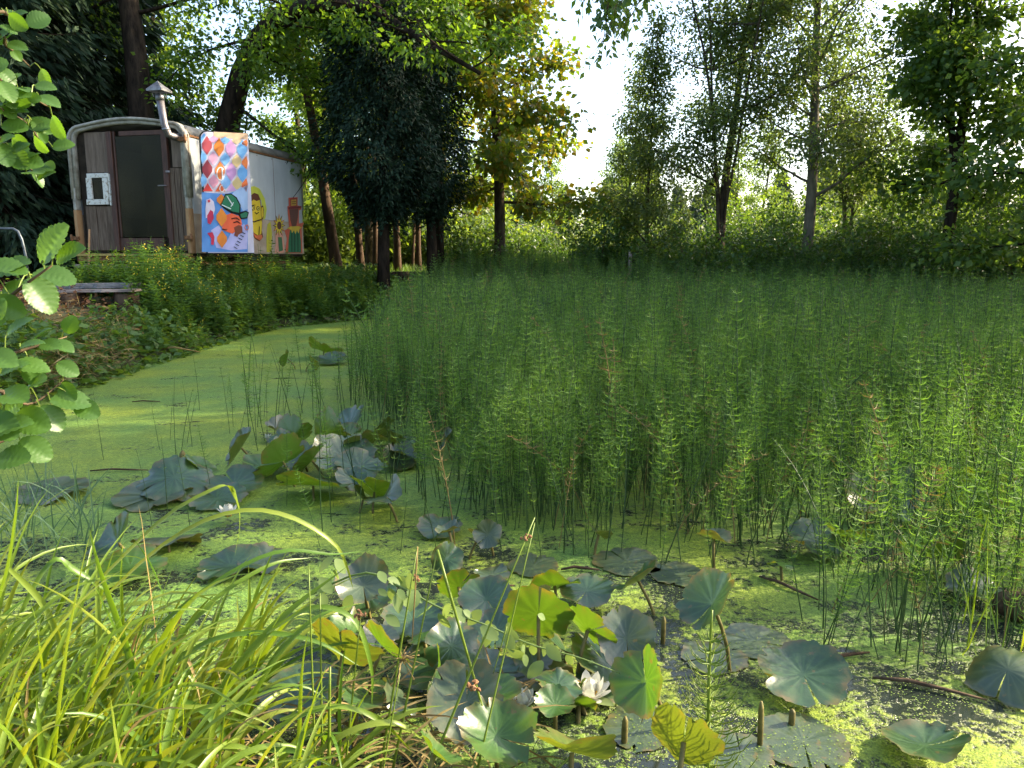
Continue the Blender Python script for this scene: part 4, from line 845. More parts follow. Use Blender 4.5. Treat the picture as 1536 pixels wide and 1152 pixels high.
fx2 = g.uniform(1200, 1530, 60); fy2 = g.uniform(860, 1000, 60); fp = np.vstack([fp, [gz(a, b) for a, b in zip(fx2, fy2)]]); nf = len(fp)
xx = np.append(xx, fp[:, 0]); yy = np.append(yy, fp[:, 1]); zz = np.append(zz, 0*fp[:, 0]); ed = np.append(ed, np.full(nf, .1)); hh = np.append(hh, g.uniform(.35, .75, nf))
order = np.argsort(yy+np.where(np.abs(xx) < .66*yy, 0, 50)); first = order[:190]; rest = order[190:]
for i in first:
    dry = g.random() < .09; thin = ed[i] < .35 and g.random() < .45
    me = HD[g.integers(2)] if dry else (HS[g.integers(4)] if thin else (HT[g.integers(8)] if g.random() > .1 else HB[g.integers(3)]))
    o = inst('dry_horsetail' if dry else ('bare_horsetail' if thin else 'horsetail'), me, (xx[i], yy[i], zz[i]), g.uniform(0, 6.28), hh[i], g.normal()*.13, g.normal()*.13)
    q = 768+FPX*xx[i]/yy[i]
    side = ('close to the far lily leaf group' if q < 700 else 'behind the large upright green lily leaf' if q < 900 else 'behind the flat grey lily leaves' if q < 1080 else 'behind the broad dark lily leaf' if q < 1230 else 'right of the broad dark lily leaf' if q < 1340 else 'left of the thin bright grass' if q < 1440 else 'among the thin bright grass')
    side = ('tall ' if hh[i] > .72 else 'short ' if hh[i] < .52 else 'middling tall ')+('foremost ' if yy[i] < 3.0 else 'second rank ' if yy[i] < 3.6 else 'set back ')+side
    tag(o, ('dry straw-coloured horsetail, ' if dry else 'almost branchless horsetail stem, ' if thin else 'green whorled horsetail, ')+side, 'horsetail', ('dry' if dry else 'bare' if thin else 'whorled')+' horsetails '+side)
# single stems in the open duckweed on the left
pos = [(95, 590, 700), (118, 640, 590), (156, 690, 576), (265, 690, 560), (272, 675, 575), (280, 665, 580), (288, 670, 565), (300, 615, 520), (345, 650, 545), (350, 640, 560), (255, 660, 590), (240, 675, 600), (375, 620, 500), (392, 640, 540), (415, 640, 520), (425, 630, 515), (440, 640, 505), (455, 620, 498), (470, 630, 500), (480, 610, 505), (350, 690, 580), (318, 740, 630), (252, 770, 640), (285, 790, 660), (230, 800, 665), (400, 680, 560), (385, 660, 550), (495, 640, 520), (505, 600, 490), (445, 660, 540), (340, 600, 555), (430, 600, 520), (520, 640, 500), (460, 700, 590), (500, 760, 640), (540, 800, 660), (480, 820, 680), (560, 780, 660), (600, 830, 700), (430, 760, 640)]
for k in range(60):
    px = g.uniform(370, 640); pb = g.uniform(540, 800)
    if px < 470 and pb > 700: continue
    pos.append((px, pb, pb-g.uniform(.35, .6)*(pb-385)))
for k, (px, pb, pt) in enumerate(pos):
    p = gz(px, pb); h = at(px, pt, p[1])[2]
    thin = k % 3 != 0 or px < 300; me = HS[k % 3] if thin else HT[k % 8]
    tag(inst('bare_horsetail' if thin else 'horsetail', me, p, k*1.3, max(.25, h), g.normal()*.08, g.normal()*.08), ('almost branchless horsetail stem' if thin else 'whorled horsetail')+' standing alone in the open duckweed channel', 'horsetail', ('bare' if thin else 'whorled')+' horsetails in the channel')
# the bed beyond: one mass
Pm = np.stack([xx[rest], yy[rest], zz[rest]], -1); n = len(Pm)
me = bpy.data.meshes.new('horsetail_bed'); me.vertices.add(n); me.vertices.foreach_set('co', Pm.ravel())
for nm, ty, dat in (('rot', 'FLOAT_VECTOR', np.stack([g.normal(size=n)*.08, g.normal(size=n)*.08, g.uniform(0, 6.28, n)], -1)), ('scl', 'FLOAT', hh[rest]), ('pick', 'INT', np.where(g.random(n) < .035, 8+g.integers(0, 2, n), np.where(g.random(n) < .12, 10+g.integers(0, 2, n), np.where((yy[rest] > 7) & (g.random(n) < .16), 21+g.integers(0, 2, n), np.where(yy[rest] > 7+2*g.random(n), 12+g.integers(0, 6, n), np.where(g.random(n) < .06, 18+g.integers(0, 3, n), g.integers(0, 8, n)))))))):
    at_ = me.attributes.new(nm, ty, 'POINT'); at_.data.foreach_set('vector' if ty == 'FLOAT_VECTOR' else 'value', np.ascontiguousarray(dat, np.int32 if ty == 'INT' else np.float32).ravel())
bed = bpy.data.objects.new('horsetail_bed', me); COL.objects.link(bed); tag(bed, 'dense green bed of water horsetails filling the pond', None, None, 'stuff')
def geo(o, srcs):
    ng = bpy.data.node_groups.new('scatter', 'GeometryNodeTree'); ng.interface.new_socket('Geometry', in_out='INPUT', socket_type='NodeSocketGeometry'); ng.interface.new_socket('Geometry', in_out='OUTPUT', socket_type='NodeSocketGeometry')
    N = ng.nodes.new; L = ng.links.new; gi, go = N('NodeGroupInput'), N('NodeGroupOutput'); ip = N('GeometryNodeInstanceOnPoints'); jn = N('GeometryNodeJoinGeometry')
    for s in reversed(srcs):
        oi = N('GeometryNodeObjectInfo'); oi.inputs['Object'].default_value = s; oi.inputs['As Instance'].default_value = True; L(oi.outputs['Geometry'], jn.inputs[0])
    def na(nm, ty): a = N('GeometryNodeInputNamedAttribute'); a.data_type = ty; a.inputs[0].default_value = nm; return a.outputs[0]
    L(gi.outputs[0], ip.inputs['Points']); L(jn.outputs[0], ip.inputs['Instance']); ip.inputs['Pick Instance'].default_value = True
    L(na('pick', 'INT'), ip.inputs['Instance Index']); L(na('rot', 'FLOAT_VECTOR'), ip.inputs['Rotation']); L(na('scl', 'FLOAT'), ip.inputs['Scale'])
    L(ip.outputs[0], go.inputs[0]); md = o.modifiers.new('scatter', 'NODES'); md.node_group = ng
ksrc = 0
def src_of(me):
    for o in COL.objects:
        if o.data == me: return o
    global ksrc; ksrc += 1; o = inst('horsetail', me, (.6+.31*ksrc, 6.2+.17*(ksrc % 5), 0), ksrc, .78); return tag(o, 'green horsetail in the middle of the bed', 'horsetail', 'horsetails in the middle of the bed')
geo(bed, [src_of(m_) for m_ in HT+HD+HS[1:3]+HF+HB+HX])
print('horsetails', len(xx), 'plants', cnt)
# ---------------------------------------------------------------- waterlilies
lil = []
def padmesh(seed, cup, fold, wave, notch=.09):
    g = np.random.default_rng(seed); ns, nr = 64, 6; th = notch/2+np.linspace(0, 1, ns+1)*(2*pi-notch); ph = g.uniform(0, 6.28, 3); V = [A(0, 0, 0)]
    for i in range(1, nr+1):
        q = i/nr; edge = 1+.035*np.sin(5*th+ph[0])*q+.02*np.sin(13*th+ph[1])*q**4
        edge = edge*(1-.13*q*np.exp(-((np.minimum(th, 2*pi-th))/.22)**2))
        if i == nr: edge = edge*(1+.022*g.normal(size=ns+1)); bt = g.integers(0, ns, 3); edge[bt] *= g.uniform(.72, .92, 3)
        x = q*edge*np.cos(th)*1.05-.0; y = q*edge*np.sin(th)*.97
        z = cup*q**2+wave*1.3*np.sin(2*th+ph[1])*q**1.6+wave*np.sin(3*th+ph[2])*q**2.5+wave*.5*np.sin(7*th+ph[0])*q**4+fold*np.abs(y)**1.2-.012*np.cos(th*11)*q
        V += list(np.stack([x, y, z], -1))
    F = [[0, 1+k, 2+k] for k in range(ns)]
    for i in range(nr-1):
        a = 1+i*(ns+1); b = a+ns+1; F += [[a+k, b+k, b+k+1, a+k+1] for k in range(ns)]
    return np.array(V), F
PV = None
def padvein():
    global PV
    if PV is None:
        ns, nr = 64, 6; th = np.arange(ns+1); PV = np.concatenate([[.8]]+[np.where(th % 4 == 0, .8*(1-.45*i/nr), 0.) for i in range(1, nr+1)]).astype(np.float32)
    return PV
def pad(px, py, z, rp, az, tilt, mk, label, cup=.08, fold=.1, wave=.06, nr=None, stalk=True, group=None):
    c = gz(px, py, z) ; d = c[1]; r = rp*np.linalg.norm(c-CAM)/FPX/1.14; sd = int(px*7+py)
    V, F = padmesh(sd, cup, fold, wave)
    a = R(az); t = R(tilt); n = A(sin(t)*cos(a), sin(t)*sin(a), cos(t))
    na = R(nr if nr is not None else (sd*37) % 360); e1 = nrm(np.cross(n, A(-sin(na), cos(na), 0.01))); e2 = np.cross(n, e1)
    Wd = c+r*(V[:, :1]*e1+V[:, 1:2]*e2+V[:, 2:]*n)
    if tilt < 40: Wd[:, 2] = np.maximum(Wd[:, 2], .004+.001*(sd % 5))
    root = thing('waterlily_leaf', (c[0], c[1], 0), label, 'lily leaf', group)
    bl_ = obj('blade', Wd, F, M[mk], root, True); at_ = bl_.data.attributes.new('vein', 'FLOAT', 'POINT'); at_.data.foreach_set('value', padvein()); at_ = bl_.data.attributes.new('rim', 'FLOAT', 'POINT'); at_.data.foreach_set('value', np.concatenate([[0.]]+[np.full(65, (i/6)**7) for i in range(1, 7)]).astype(np.float32))
    if stalk and z > .03:
        b = A(c[0]-n[0]*.08+.02, c[1]-n[1]*.08, -.03); m_ = (c+b)/2-n*.03
        V, F = tube([b, m_*.5+b*.5, m_, c*.5+m_*.5-n*.01, c-n*.002], .0065, 6); obj('stalk', V, F, M['petiole'], root, True)
    return root
L_ = [  # px, py, z, r px, azimuth the upper face leans to, tilt, material, label
 (1205, 1012, .06, 66, -120, 16, 'pad', 'broad dark lily leaf lying open at lower right, its notch facing the viewer', .10, .05, .05, 90),
 (1068, 905, .24, 52, 200, 48, 'pad', 'upright lily leaf half pale half dark above the sunlit duckweed', .15, .35, .05, 30),
 (1388, 1118, .03, 54, 120, 10, 'pad', 'rippled lily leaf floating at the lower right corner', .16, .1, .08),
 (1512, 1005, .08, 58, -150, 32, 'pad_old', 'domed dark lily leaf with nibbled edge at the right side', -.45, .0, .08),
 (808, 922, .20, 60, 80, 66, 'pad_green', 'large green lily leaf standing upright with light through it', .10, -.1, .05, 90),
 (882, 945, .17, 46, 45, 62, 'pad_green', 'green upright lily leaf leaning right beside the largest one', .15, .1, .05, 120),
 (968, 1022, .17, 52, 215, 62, 'pad_green', 'folded heart-shaped lily leaf upright beside the open flower', .05, .5, .04, 270),
 (1026, 1112, .16, 58, 60, 70, 'pad_yellow', 'yellow-lit upright lily leaf by the sunlit horsetail in front', .05, .25, .05, 80),
 (880, 886, .06, 46, -90, 8, 'pad', 'blue-grey shining lily leaf behind the large upright green one', .06, .03, .05),
 (958, 872, .12, 42, 150, 40, 'pad', 'dark lily leaf tilted up behind the pale flat one', .1, .3, .08),
 (832, 878, .10, 44, 95, 38, 'pad_green', 'dark green frayed lily leaf behind the large upright one', .05, .1, .1),
 (940, 958, .15, 48, 260, 52, 'pad_old', 'grey-green streaked lily leaf facing the viewer above the open flower', .1, .25, .06, 90),
 (905, 990, .07, 58, -60, 20, 'pad', 'grey shining lily leaf just above the open flower', .15, .2, .06),
 (905, 1022, .04, 46, -30, 15, 'pad', 'dark drooping lily leaf right behind the open flower', -.15, .1, .06),
 (700, 1052, .13, 62, -100, 40, 'pad_old', 'large dull lily leaf with darker right half left of the white flowers', .1, .3, .05, 270),
 (652, 1130, .20, 40, 30, 45, 'pad_green', 'small bright green lily leaf at the bottom edge', .2, .2, .06),
 (745, 1104, .14, 58, -70, 25, 'pad_green', 'sunlit yellow-green lily leaf curling at the bottom centre', .25, .2, .12),
 (858, 1128, .12, 66, 70, 38, 'pad_yellow', 'sunlit lily leaf with bent pale rim at the bottom centre', .1, .3, .08, 200),
 (515, 975, .22, 62, 70, 55, 'pad_yellow', 'olive backlit lily leaf behind the sedge tips', .1, .15, .06, 90),
 (575, 970, .14, 46, 40, 60, 'pad_green', 'dark green upright lily leaf beside the olive one', .1, .2, .05),
 (742, 948, .08, 44, -110, 22, 'pad', 'pale blue lily leaf left of the large upright green one', .1, .15, .06),
 (660, 1000, .05, 66, -90, 10, 'pad', 'flat blue-grey lily leaf under the trailing stem', .06, .05, .06),
 (620, 930, .05, 50, -70, 14, 'pad', 'shaded lily leaf left of the trailing stem\'s hanging leaves', .1, .1, .06),
 (555, 895, .06, 44, -100, 20, 'pad', 'pale blue tilted lily leaf above the olive one', .1, .1, .06),
 (450, 1035, .08, 62, -90, 8, 'pad', 'shaded blue-grey lily leaf between the sedge blades', .06, .05, .05),
 (730, 1005, .06, 50, -40, 18, 'pad', 'blue lily leaf tucked behind the large dull one', .1, .1, .08),
 (805, 1010, .02, 56, -90, 4, 'pad_old', 'submerged dark lily leaf behind the left flower', .03, .02, .05),
 (732, 802, .12, 24, -95, 62, 'pad_old', 'small pale upright lily leaf alone before the horsetails', .1, .4, .1),
 (660, 792, .03, 38, -80, 12, 'pad', 'slim blue lily leaf floating between horsetail stems', .1, .1, .06),
 (738, 862, .02, 30, -90, 6, 'pad_old', 'grey holed lily leaf floating under the tallest rush', .06, .05, .1),
 (688, 880, .12, 36, 100, 60, 'pad_green', 'olive lily leaf standing between the two bent rushes', .1, .2, .05),
 (262, 716, .10, 54, -70, 24, 'pad', 'blue-grey domed lily leaf, largest of the left group', -.18, .05, .08),
 (232, 742, .03, 58, -90, 6, 'pad_old', 'dark lily leaf lying under the blue-grey domed one', .04, .02, .06),
 (352, 726, .05, 46, -90, 14, 'pad', 'dark shining lily leaf right of the blue-grey domed one', .05, .1, .06),
 (326, 748, .03, 44, -100, 10, 'pad', 'floating lily leaf above the small white flower', .05, .05, .06),
 (298, 700, .10, 30, 20, 30, 'pad_green', 'green lily leaf between domed leaf and brown stalk stump', .1, .2, .06),
 (362, 672, .14, 34, 200, 58, 'pad', 'blue upright lily leaf folded at the left of the far group', .1, .35, .06),
 (424, 692, .14, 46, 150, 58, 'pad_green', 'green upright lily leaf in the middle of the far group', .1, .3, .05),
 (440, 656, .14, 30, 100, 74, 'pad_green', 'rolled lily leaf with curled rims at the back of the far group', .1, 1.2, .02),
 (488, 650, .16, 36, 60, 66, 'pad_green', 'olive rolled lily leaf standing at the top of the far group', .1, .8, .04),
 (524, 636, .15, 38, 215, 40, 'pad', 'dark blue lily leaf tilted at the upper right of the far group', .1, .2, .06),
 (514, 684, .12, 50, -60, 30, 'pad', 'pale blue broad lily leaf at the right of the far group', .12, .15, .08),
 (452, 686, .10, 34, -110, 30, 'pad', 'pale blue lily leaf beside the green upright one', .1, .2, .08),
 (392, 700, .06, 34, -90, 15, 'pad_green', 'dark green lily leaf low in the far group', .1, .1, .08),
 (470, 728, .08, 60, 80, 20, 'pad_green', 'wide green lily leaf low before the far group', .08, .1, .06),
 (562, 738, .10, 46, 70, 40, 'pad_green', 'green lily leaf half hidden by horsetails', .1, .2, .06),
 (540, 700, .08, 42, -60, 20, 'pad', 'shaded lily leaf between the pale broad one and horsetails', .1, .1, .06),
 (590, 656, .08, 34, 60, 25, 'pad', 'dark lily leaf among the horsetails right of the far group', .1, .1, .06),
 (672, 662, .12, 22, 190, 62, 'pad_old', 'small pale lily leaf standing among horsetails', .1, .4, .1),
 (175, 812, .12, 42, 215, 42, 'pad', 'blue-grey tilted lily leaf with dark right half near the blue grass', .15, .35, .05),
 (252, 806, .06, 48, 100, 24, 'pad_old', 'dark arched lily leaf right of the blue-grey tilted one', -.2, .1, .08),
 (195, 850, .05, 50, -90, 10, 'pad_green', 'dark green lily leaf flat behind the sedge', .05, .05, .06),
 (346, 848, .03, 50, -90, 6, 'pad', 'blue speckled lily leaf flat behind the sedge tips', .05, .05, .08),
 (398, 838, .03, 42, -90, 8, 'pad_old', 'grey holed lily leaf beside the blue speckled one', .05, .05, .1),
 (80, 735, .03, 50, -90, 5, 'pad_old', 'greyish lily leaf lying among the blue grass', .03, .03, .05),
 (486, 526, .10, 30, 60, 30, 'pad_green', 'bright green lily leaf far back in the channel', .1, .2, .08),
 (431, 538, .12, 14, 180, 72, 'pad_green', 'small upright olive lily leaf far back in the channel', .1, .5, .05),
 (466, 544, .10, 14, 30, 70, 'pad_yellow', 'small yellow lily leaf far back in the channel', .1, .5, .05),
 (498, 540, .05, 26, -90, 15, 'pad', 'pale lily leaf right of the small yellow one', .1, .1, .05),
 (1328, 744, .12, 62, -110, 28, 'pad', 'broad blue lily leaf seen through the horsetails on the right', .12, .15, .08),
 (1455, 742, .16, 54, 60, 58, 'pad_green', 'bright green upright lily leaf among the horsetails on the right', .1, .2, .05),
 (1222, 812, .06, 46, -90, 16, 'pad', 'pale rippled lily leaf left among the right-hand horsetails', .15, .1, .12),
 (1275, 806, .10, 36, 60, 36, 'pad_green', 'dark green lily leaf beside the pale rippled one', .1, .2, .06),
 (1512, 742, .10, 44, -90, 24, 'pad', 'pale lily leaf at the right edge among horsetails', .1, .1, .06),
 (1462, 882, .05, 36, -90, 18, 'pad', 'blue lily leaf near the brown log at the right edge', .1, .1, .08),
 (1400, 830, .10, 44, 70, 40, 'pad_green', 'shaded green lily leaf deep in the right-hand stems', .1, .1, .06),
 (940, 842, .006, 56, -90, 2, 'pad_old', 'flat grey decaying lily leaf at the bed\'s edge', .0, .0, .02),
 (1020, 862, .006, 46, -90, 2, 'pad_old', 'flat grey decaying lily leaf with debris near the dark tilted one', .0, .0, .02),
 (1135, 962, .006, 54, -90, 2, 'pad_old', 'flat grey lily leaf behind the broad dark one', .0, .0, .03),
 (1070, 985, .006, 50, -90, 2, 'pad_old', 'flat grey wet lily leaf right of the heart-shaped one', .0, .0, .03),
 (1205, 1112, .006, 66, -90, 2, 'pad_old', 'large flat grey lily leaf, half sunk, at the bottom right', .0, .0, .02),
 (960, 1090, .006, 56, -90, 2, 'pad_old', 'flat grey sunk lily leaf below the open flower', .0, .0, .02),
 (1110, 1130, .007, 52, -90, 2, 'pad_old', 'flat lily leaf behind the yellow-lit upright one', .0, .0, .02),
 (800, 848, .006, 44, -90, 2, 'pad_old', 'flat grey lily leaf before the horsetail bed centre', .0, .0, .02),
]
g9 = np.random.default_rng(77); spots = ['by the trailing stem', 'between the olive leaf and the rushes', 'behind the large dull leaf', 'near the left front flower', 'among the far leaf group', 'under the far leaf group', 'before the horsetail bed']
for k in range(44):   # small leaves filling the clusters
    if k < 24: px, py, w_ = g9.uniform(500, 880), g9.uniform(870, 1090), spots[k % 4]
    elif k < 38: px, py, w_ = g9.uniform(360, 620), g9.uniform(640, 760), spots[4+k % 2]
    else: px, py, w_ = g9.uniform(600, 1250), g9.uniform(790, 850), spots[6]
    mk = g9.choice(['pad', 'pad', 'pad_green', 'pad_old']); t_ = g9.uniform(8, 65)
    L_.append((px, py, g9.uniform(.03, .15), g9.uniform(24, 46)*(.8 if k >= 24 else 1), g9.uniform(0, 360), t_, mk, 'small half-hidden lily leaf '+w_, g9.uniform(-.2, .25), g9.uniform(0, .6), g9.uniform(.06, .14), g9.uniform(0, 360), 'small lily leaves '+w_))
for a in L_: pad(*a[:8], cup=a[8], fold=a[9], wave=a[10], nr=a[11] if len(a) > 11 else None, group=a[12] if len(a) > 12 else None)
def flower(px, py, rp, label, openness=1., sd=1, az=0):
    c = gz(px, py, .03); r = rp*np.linalg.norm(c-CAM)/FPX; g = np.random.default_rng(sd); root = thing('waterlily_flower', (c[0], c[1], 0), label, 'flower')
    def petal(a, L, e, wd, m, nm):
        d = A(cos(a), sin(a), 0); s = A(-sin(a), cos(a), 0); V = []; nn = 6
        for k in range(nn+1):
            u = k/nn; w_ = wd*sin(pi*min(1, .12+.86*u))**.75*(1 if u < .97 else .15); ee = e*(.55+.6*u)
            p = c+d*L*u*cos(ee)+Z*(L*u*sin(ee)+.004); V += [p-s*w_+Z*w_*.35, p-Z*.0, p+s*w_+Z*w_*.35]
        F = []
        for k in range(nn): F += [[3*k, 3*k+1, 3*k+4, 3*k+3], [3*k+1, 3*k+2, 3*k+5, 3*k+4]]
        obj(nm, V, F, m, root, True)
    for k in range(4): petal(az+k*pi/2+.3, r*1.05, R(8+10*(1-openness)), r*.24, M['sepal'], 'sepal')
    for ring_, (n_, e, l) in enumerate(((7, 22, 1.0), (7, 42, .9), (6, 62, .72))):
        for k in range(n_): petal(az+k*2*pi/n_+ring_*.45+g.normal()*.06, r*l*g.uniform(.92, 1.05), R(e+(1-openness)*32+g.normal()*5), r*.20, M['petal'], 'petal')
    P = []
    for k in range(16):
        a = k*2.4; q = .05+.12*(k/16); P.append(tube([c+A(cos(a), sin(a), 0)*r*q+Z*.004, c+A(cos(a), sin(a), 0)*r*q*1.7+Z*r*.36], r*.03, 4))
    V, F = join(P); obj('stamens', V, F, M['stamen'], root)
flower(785, 1062, 29, 'white waterlily flower, the left one of the two in front', .55, 1)
flower(884, 1050, 41, 'widely open white waterlily flower under the heart-shaped leaf', .95, 2, .5)
flower(343, 776, 21, 'white waterlily flower half closed behind the arching blades', .3, 3)
flower(402, 660, 9, 'small white waterlily bud flower in the far leaf group', .2, 4)
# stubs of old leaf stalks, buds, floating bits
for k, (px, pb, pt, wpx, lab) in enumerate([(994, 965, 925, 7, 'brown stalk stub beside the heart-shaped leaf'), (936, 1115, 1075, 9, 'pair-like brown stalk stub before the open flower'), (1140, 1120, 1052, 8, 'tall brown stalk stub at lower right'), (1187, 1090, 1064, 9, 'pointed dark bud before the broad dark leaf'), (272, 708, 676, 9, 'brown stalk stub by the far left leaves')]):
    c = gz(px, pb); t = at(px+2, pt, c[1]); r = wpx/2*np.linalg.norm(c-CAM)/FPX; V, F = tube([c-Z*.03, c*.5+t*.5, t*.85+c*.15, t], [r*.9, r, r*.9, r*.4], 8); tag(obj('stalk_stub', V, F, M['petiole'], None, True, c), lab, 'stalk')
lg = thing('rotten_log', gz(1530, 925), 'brown rotten log end sticking out at the right edge', 'log')
V, F = tube([gz(1490, 905, .05), gz(1515, 905, .06), gz(1560, 915, .05), gz(1640, 930, .02)], [.03, .055, .07, .07], 10); obj('log_body', V, F, M['rotten'], lg, True)
for (px, py, l, a, lab) in [(870, 853, .16, .1, 'short dark twig floating left of the flat grey leaves'), (1390, 1030, .3, -.35, 'thin brown twig floating at the right before the domed leaf'), (1270, 985, .2, .5, 'brown twig floating right of the broad dark leaf'), (180, 705, .35, .1, 'dark rotten stick floating in the duckweed on the left'), (220, 602, .25, .15, 'dark stick floating in the middle of the channel'), (1180, 880, .25, -.9, 'thin dark twig floating by the bent stems'), (735, 880, .2, .3, 'dark twig floating below the bed\'s near edge')]:
    c = gz(px, py, .012); d = A(cos(a), sin(a), 0)*l/2; V, F = tube([c-d, c-d*.3+A(.0, .012, .004), c+d*.4, c+d+A(0, -.02, .0)], [.004, .007, .006, .003], 5); tag(obj('floating_twig', V, F, M['rotten'], None, True, c), lab, 'twig')
# duckweed fronds near the camera, real fronds on the water sheet
g = np.random.default_rng(500); n = 90000; yy = 1.5+4.2*g.random(n)**1.5; xx = g.uniform(-1, 1, n)*(yy*.7+.3); k_ = nz(xx*2.1, yy*2.1)+.6*nz(xx*7, yy*7) > -.35
xx, yy = xx[k_], yy[k_]; n = len(xx); a = g.uniform(0, 6.28, n); s = g.uniform(.0016, .0034, n); P = np.stack([xx, yy, np.full(n, .0035)+g.random(n)**2*.008], -1)
e1 = np.stack([np.cos(a), np.sin(a), g.normal(size=n)*.15], -1)*s[:, None]; e2 = np.stack([-np.sin(a), np.cos(a), g.normal(size=n)*.15], -1)*s[:, None]*.75
V = np.stack([P+e1, P+e2, P-e1, P-e2], 1).reshape(-1, 3); b = np.arange(n)*4
tag(obj('duckweed', V, np.stack([b, b+1, b+2, b+3], 1), M['duckweed']), 'tiny duckweed fronds afloat on the near water', None, None, 'stuff')
# ---------------------------------------------------------------- foreground sedge, rushes, grass
def smoothp(P, n=16):
    P = np.asarray(P, float); k = len(P); t = np.linspace(0, k-1, n); o = []
    Q = np.vstack([2*P[0]-P[1], P, 2*P[-1]-P[-2]])
    for x in t:
        i = min(int(x), k-2); f = x-i; a, b, c, d = Q[i], Q[i+1], Q[i+2], Q[i+3]
        o.append(.5*((2*b)+(-a+c)*f+(2*a-5*b+4*c-d)*f*f+(-a+3*b-3*c+d)*f**3))
    return np.array(o)
def bladegeo(P, wd, fold=.45, tw=0.):
    n = len(P); T = nrm(np.gradient(P, axis=0)); V = []
    for k in range(n):
        u = k/(n-1); s = nrm(np.cross(T[k], A(sin(tw*u*3)*.8, -.5, .9))); up = np.cross(s, T[k]); w_ = wd*min(1, .55+u*2)*min(1, (1-u)*2.6)**.8
        V += [P[k]-s*w_+up*w_*fold, P[k], P[k]+s*w_+up*w_*fold]
    F = []
    for k in range(n-1): F += [[3*k, 3*k+1, 3*k+4, 3*k+3], [3*k+1, 3*k+2, 3*k+5, 3*k+4]]
    return np.array(V), F
sedge = thing('sedge_tussock', (-.9, 1.75, .08), 'sunlit tussock of yellow-green sedge blades in the lower left foreground', 'sedge')
HERO = [  # pixel lines, depth start, depth end, half width px
 ([(-20, 960), (12, 860), (25, 780), (28, 716)], 1.75, 1.7, 8), ([(0, 1000), (40, 905), (80, 842), (110, 855), (150, 880), (175, 895)], 1.8, 1.95, 6),
 ([(80, 940), (160, 860), (250, 775), (320, 735), (345, 731), (358, 755), (360, 790), (352, 835)], 1.85, 2.1, 5), ([(90, 970), (200, 855), (290, 790), (370, 766), (440, 778), (500, 815), (520, 850), (530, 885)], 1.9, 2.1, 5),
 ([(228, 1160), (210, 1040), (185, 950), (150, 850), (134, 792)], 1.62, 1.75, 8), ([(120, 1152), (85, 1070), (40, 1005)], 1.62, 1.7, 6),
 ([(130, 1090), (220, 960), (330, 870), (420, 828), (500, 832), (550, 826)], 1.75, 2.1, 5), ([(200, 1060), (300, 920), (400, 850), (470, 836)], 1.8, 2.15, 4), ([(300, 1150), (330, 1040), (420, 930), (520, 850)], 1.68, 1.9, 7),
 ([(355, 1160), (320, 1080), (280, 1055), (220, 1035)], 1.6, 1.7, 7), ([(145, 1160), (147, 1080), (145, 1045)], 1.6, 1.68, 5), ([(130, 1130), (122, 1060), (110, 1035), (95, 1025)], 1.62, 1.72, 8),
 ([(330, 1150), (400, 1010), (470, 930), (540, 905)], 1.7, 1.9, 5), ([(440, 1160), (520, 1100), (590, 1085), (635, 1110)], 1.62, 1.72, 6), ([(420, 1080), (500, 1060), (570, 1080), (620, 1130)], 1.66, 1.72, 5), ([(400, 950), (470, 912), (530, 930), (556, 1000), (558, 1060)], 1.8, 1.8, 5),
 ([(10, 850), (60, 900), (90, 960), (100, 1010)], 1.8, 1.75, 5), ([(250, 1000), (320, 960), (400, 950), (480, 965), (540, 1000)], 1.8, 1.85, 5)]
g = np.random.default_rng(600)
for P, d0, d1, w_ in HERO:
    n = len(P); Q = np.array([at(p[0], p[1], d0+(d1-d0)*k/(n-1)) for k, p in enumerate(P)]); V, F = bladegeo(smoothp(Q, 20), w_/1.05*d0/FPX, .4, g.normal()*.3); obj('blade', V, F, M['sedge'], sedge, True)
def rblade(p0, az, el, L, curl, wd, n=12):
    d = A(cos(az)*cos(el), sin(az)*cos(el), sin(el)); P = [np.asarray(p0, float)]
    for k in range(n):
        d = nrm(d+A(0, 0, -curl*(.4+1.4*k/n)/n)+g.normal(size=3)*.018); P.append(P[-1]+d*L/n)
    P = np.array(P); P[:, 2] = np.maximum(P[:, 2], .03)
    return bladegeo(P, wd, .4, g.normal()*.5)
rest_ = []
for k in range(760):
    x = g.uniform(-1.95, -.42); y = g.uniform(1.30, 2.05)-(x+.9)*.10
    if x > -.7 and (y > 1.8 or g.random() < .45): continue
    p = A(x, y, max(.03, float(zt(x, y)))); b = rblade(p, g.normal()*.85+.25, R(g.uniform(48, 84)), g.uniform(.3, .56)*(1 if g.random() < .75 or x > -.9 else 1.4)*(.75 if x > -.7 else 1), g.uniform(.7, 2.3), g.uniform(.0032, .0085))
    if k < 262: obj('blade', b[0], b[1], M['sedge'] if g.random() < .9 else M['straw'], sedge, True)
    else: rest_.append(b)
V, F = join(rest_); tag(obj('blades_behind', V, F, M['sedge'], sedge, True), kind='stuff')
dead = []
for k in range(420):
    x = g.uniform(-1.9, .0); y = g.uniform(1.35, 2.1); dead.append(rblade(A(x, y, max(.03, float(zt(x, y)))+.02), g.normal()*1.0, R(g.uniform(0, 40)), g.uniform(.15, .4), g.uniform(.5, 2), g.uniform(.002, .0036), 7))
V, F = join(dead); tag(obj('dead_thatch', V, F, M['straw'], sedge, True), kind='stuff')
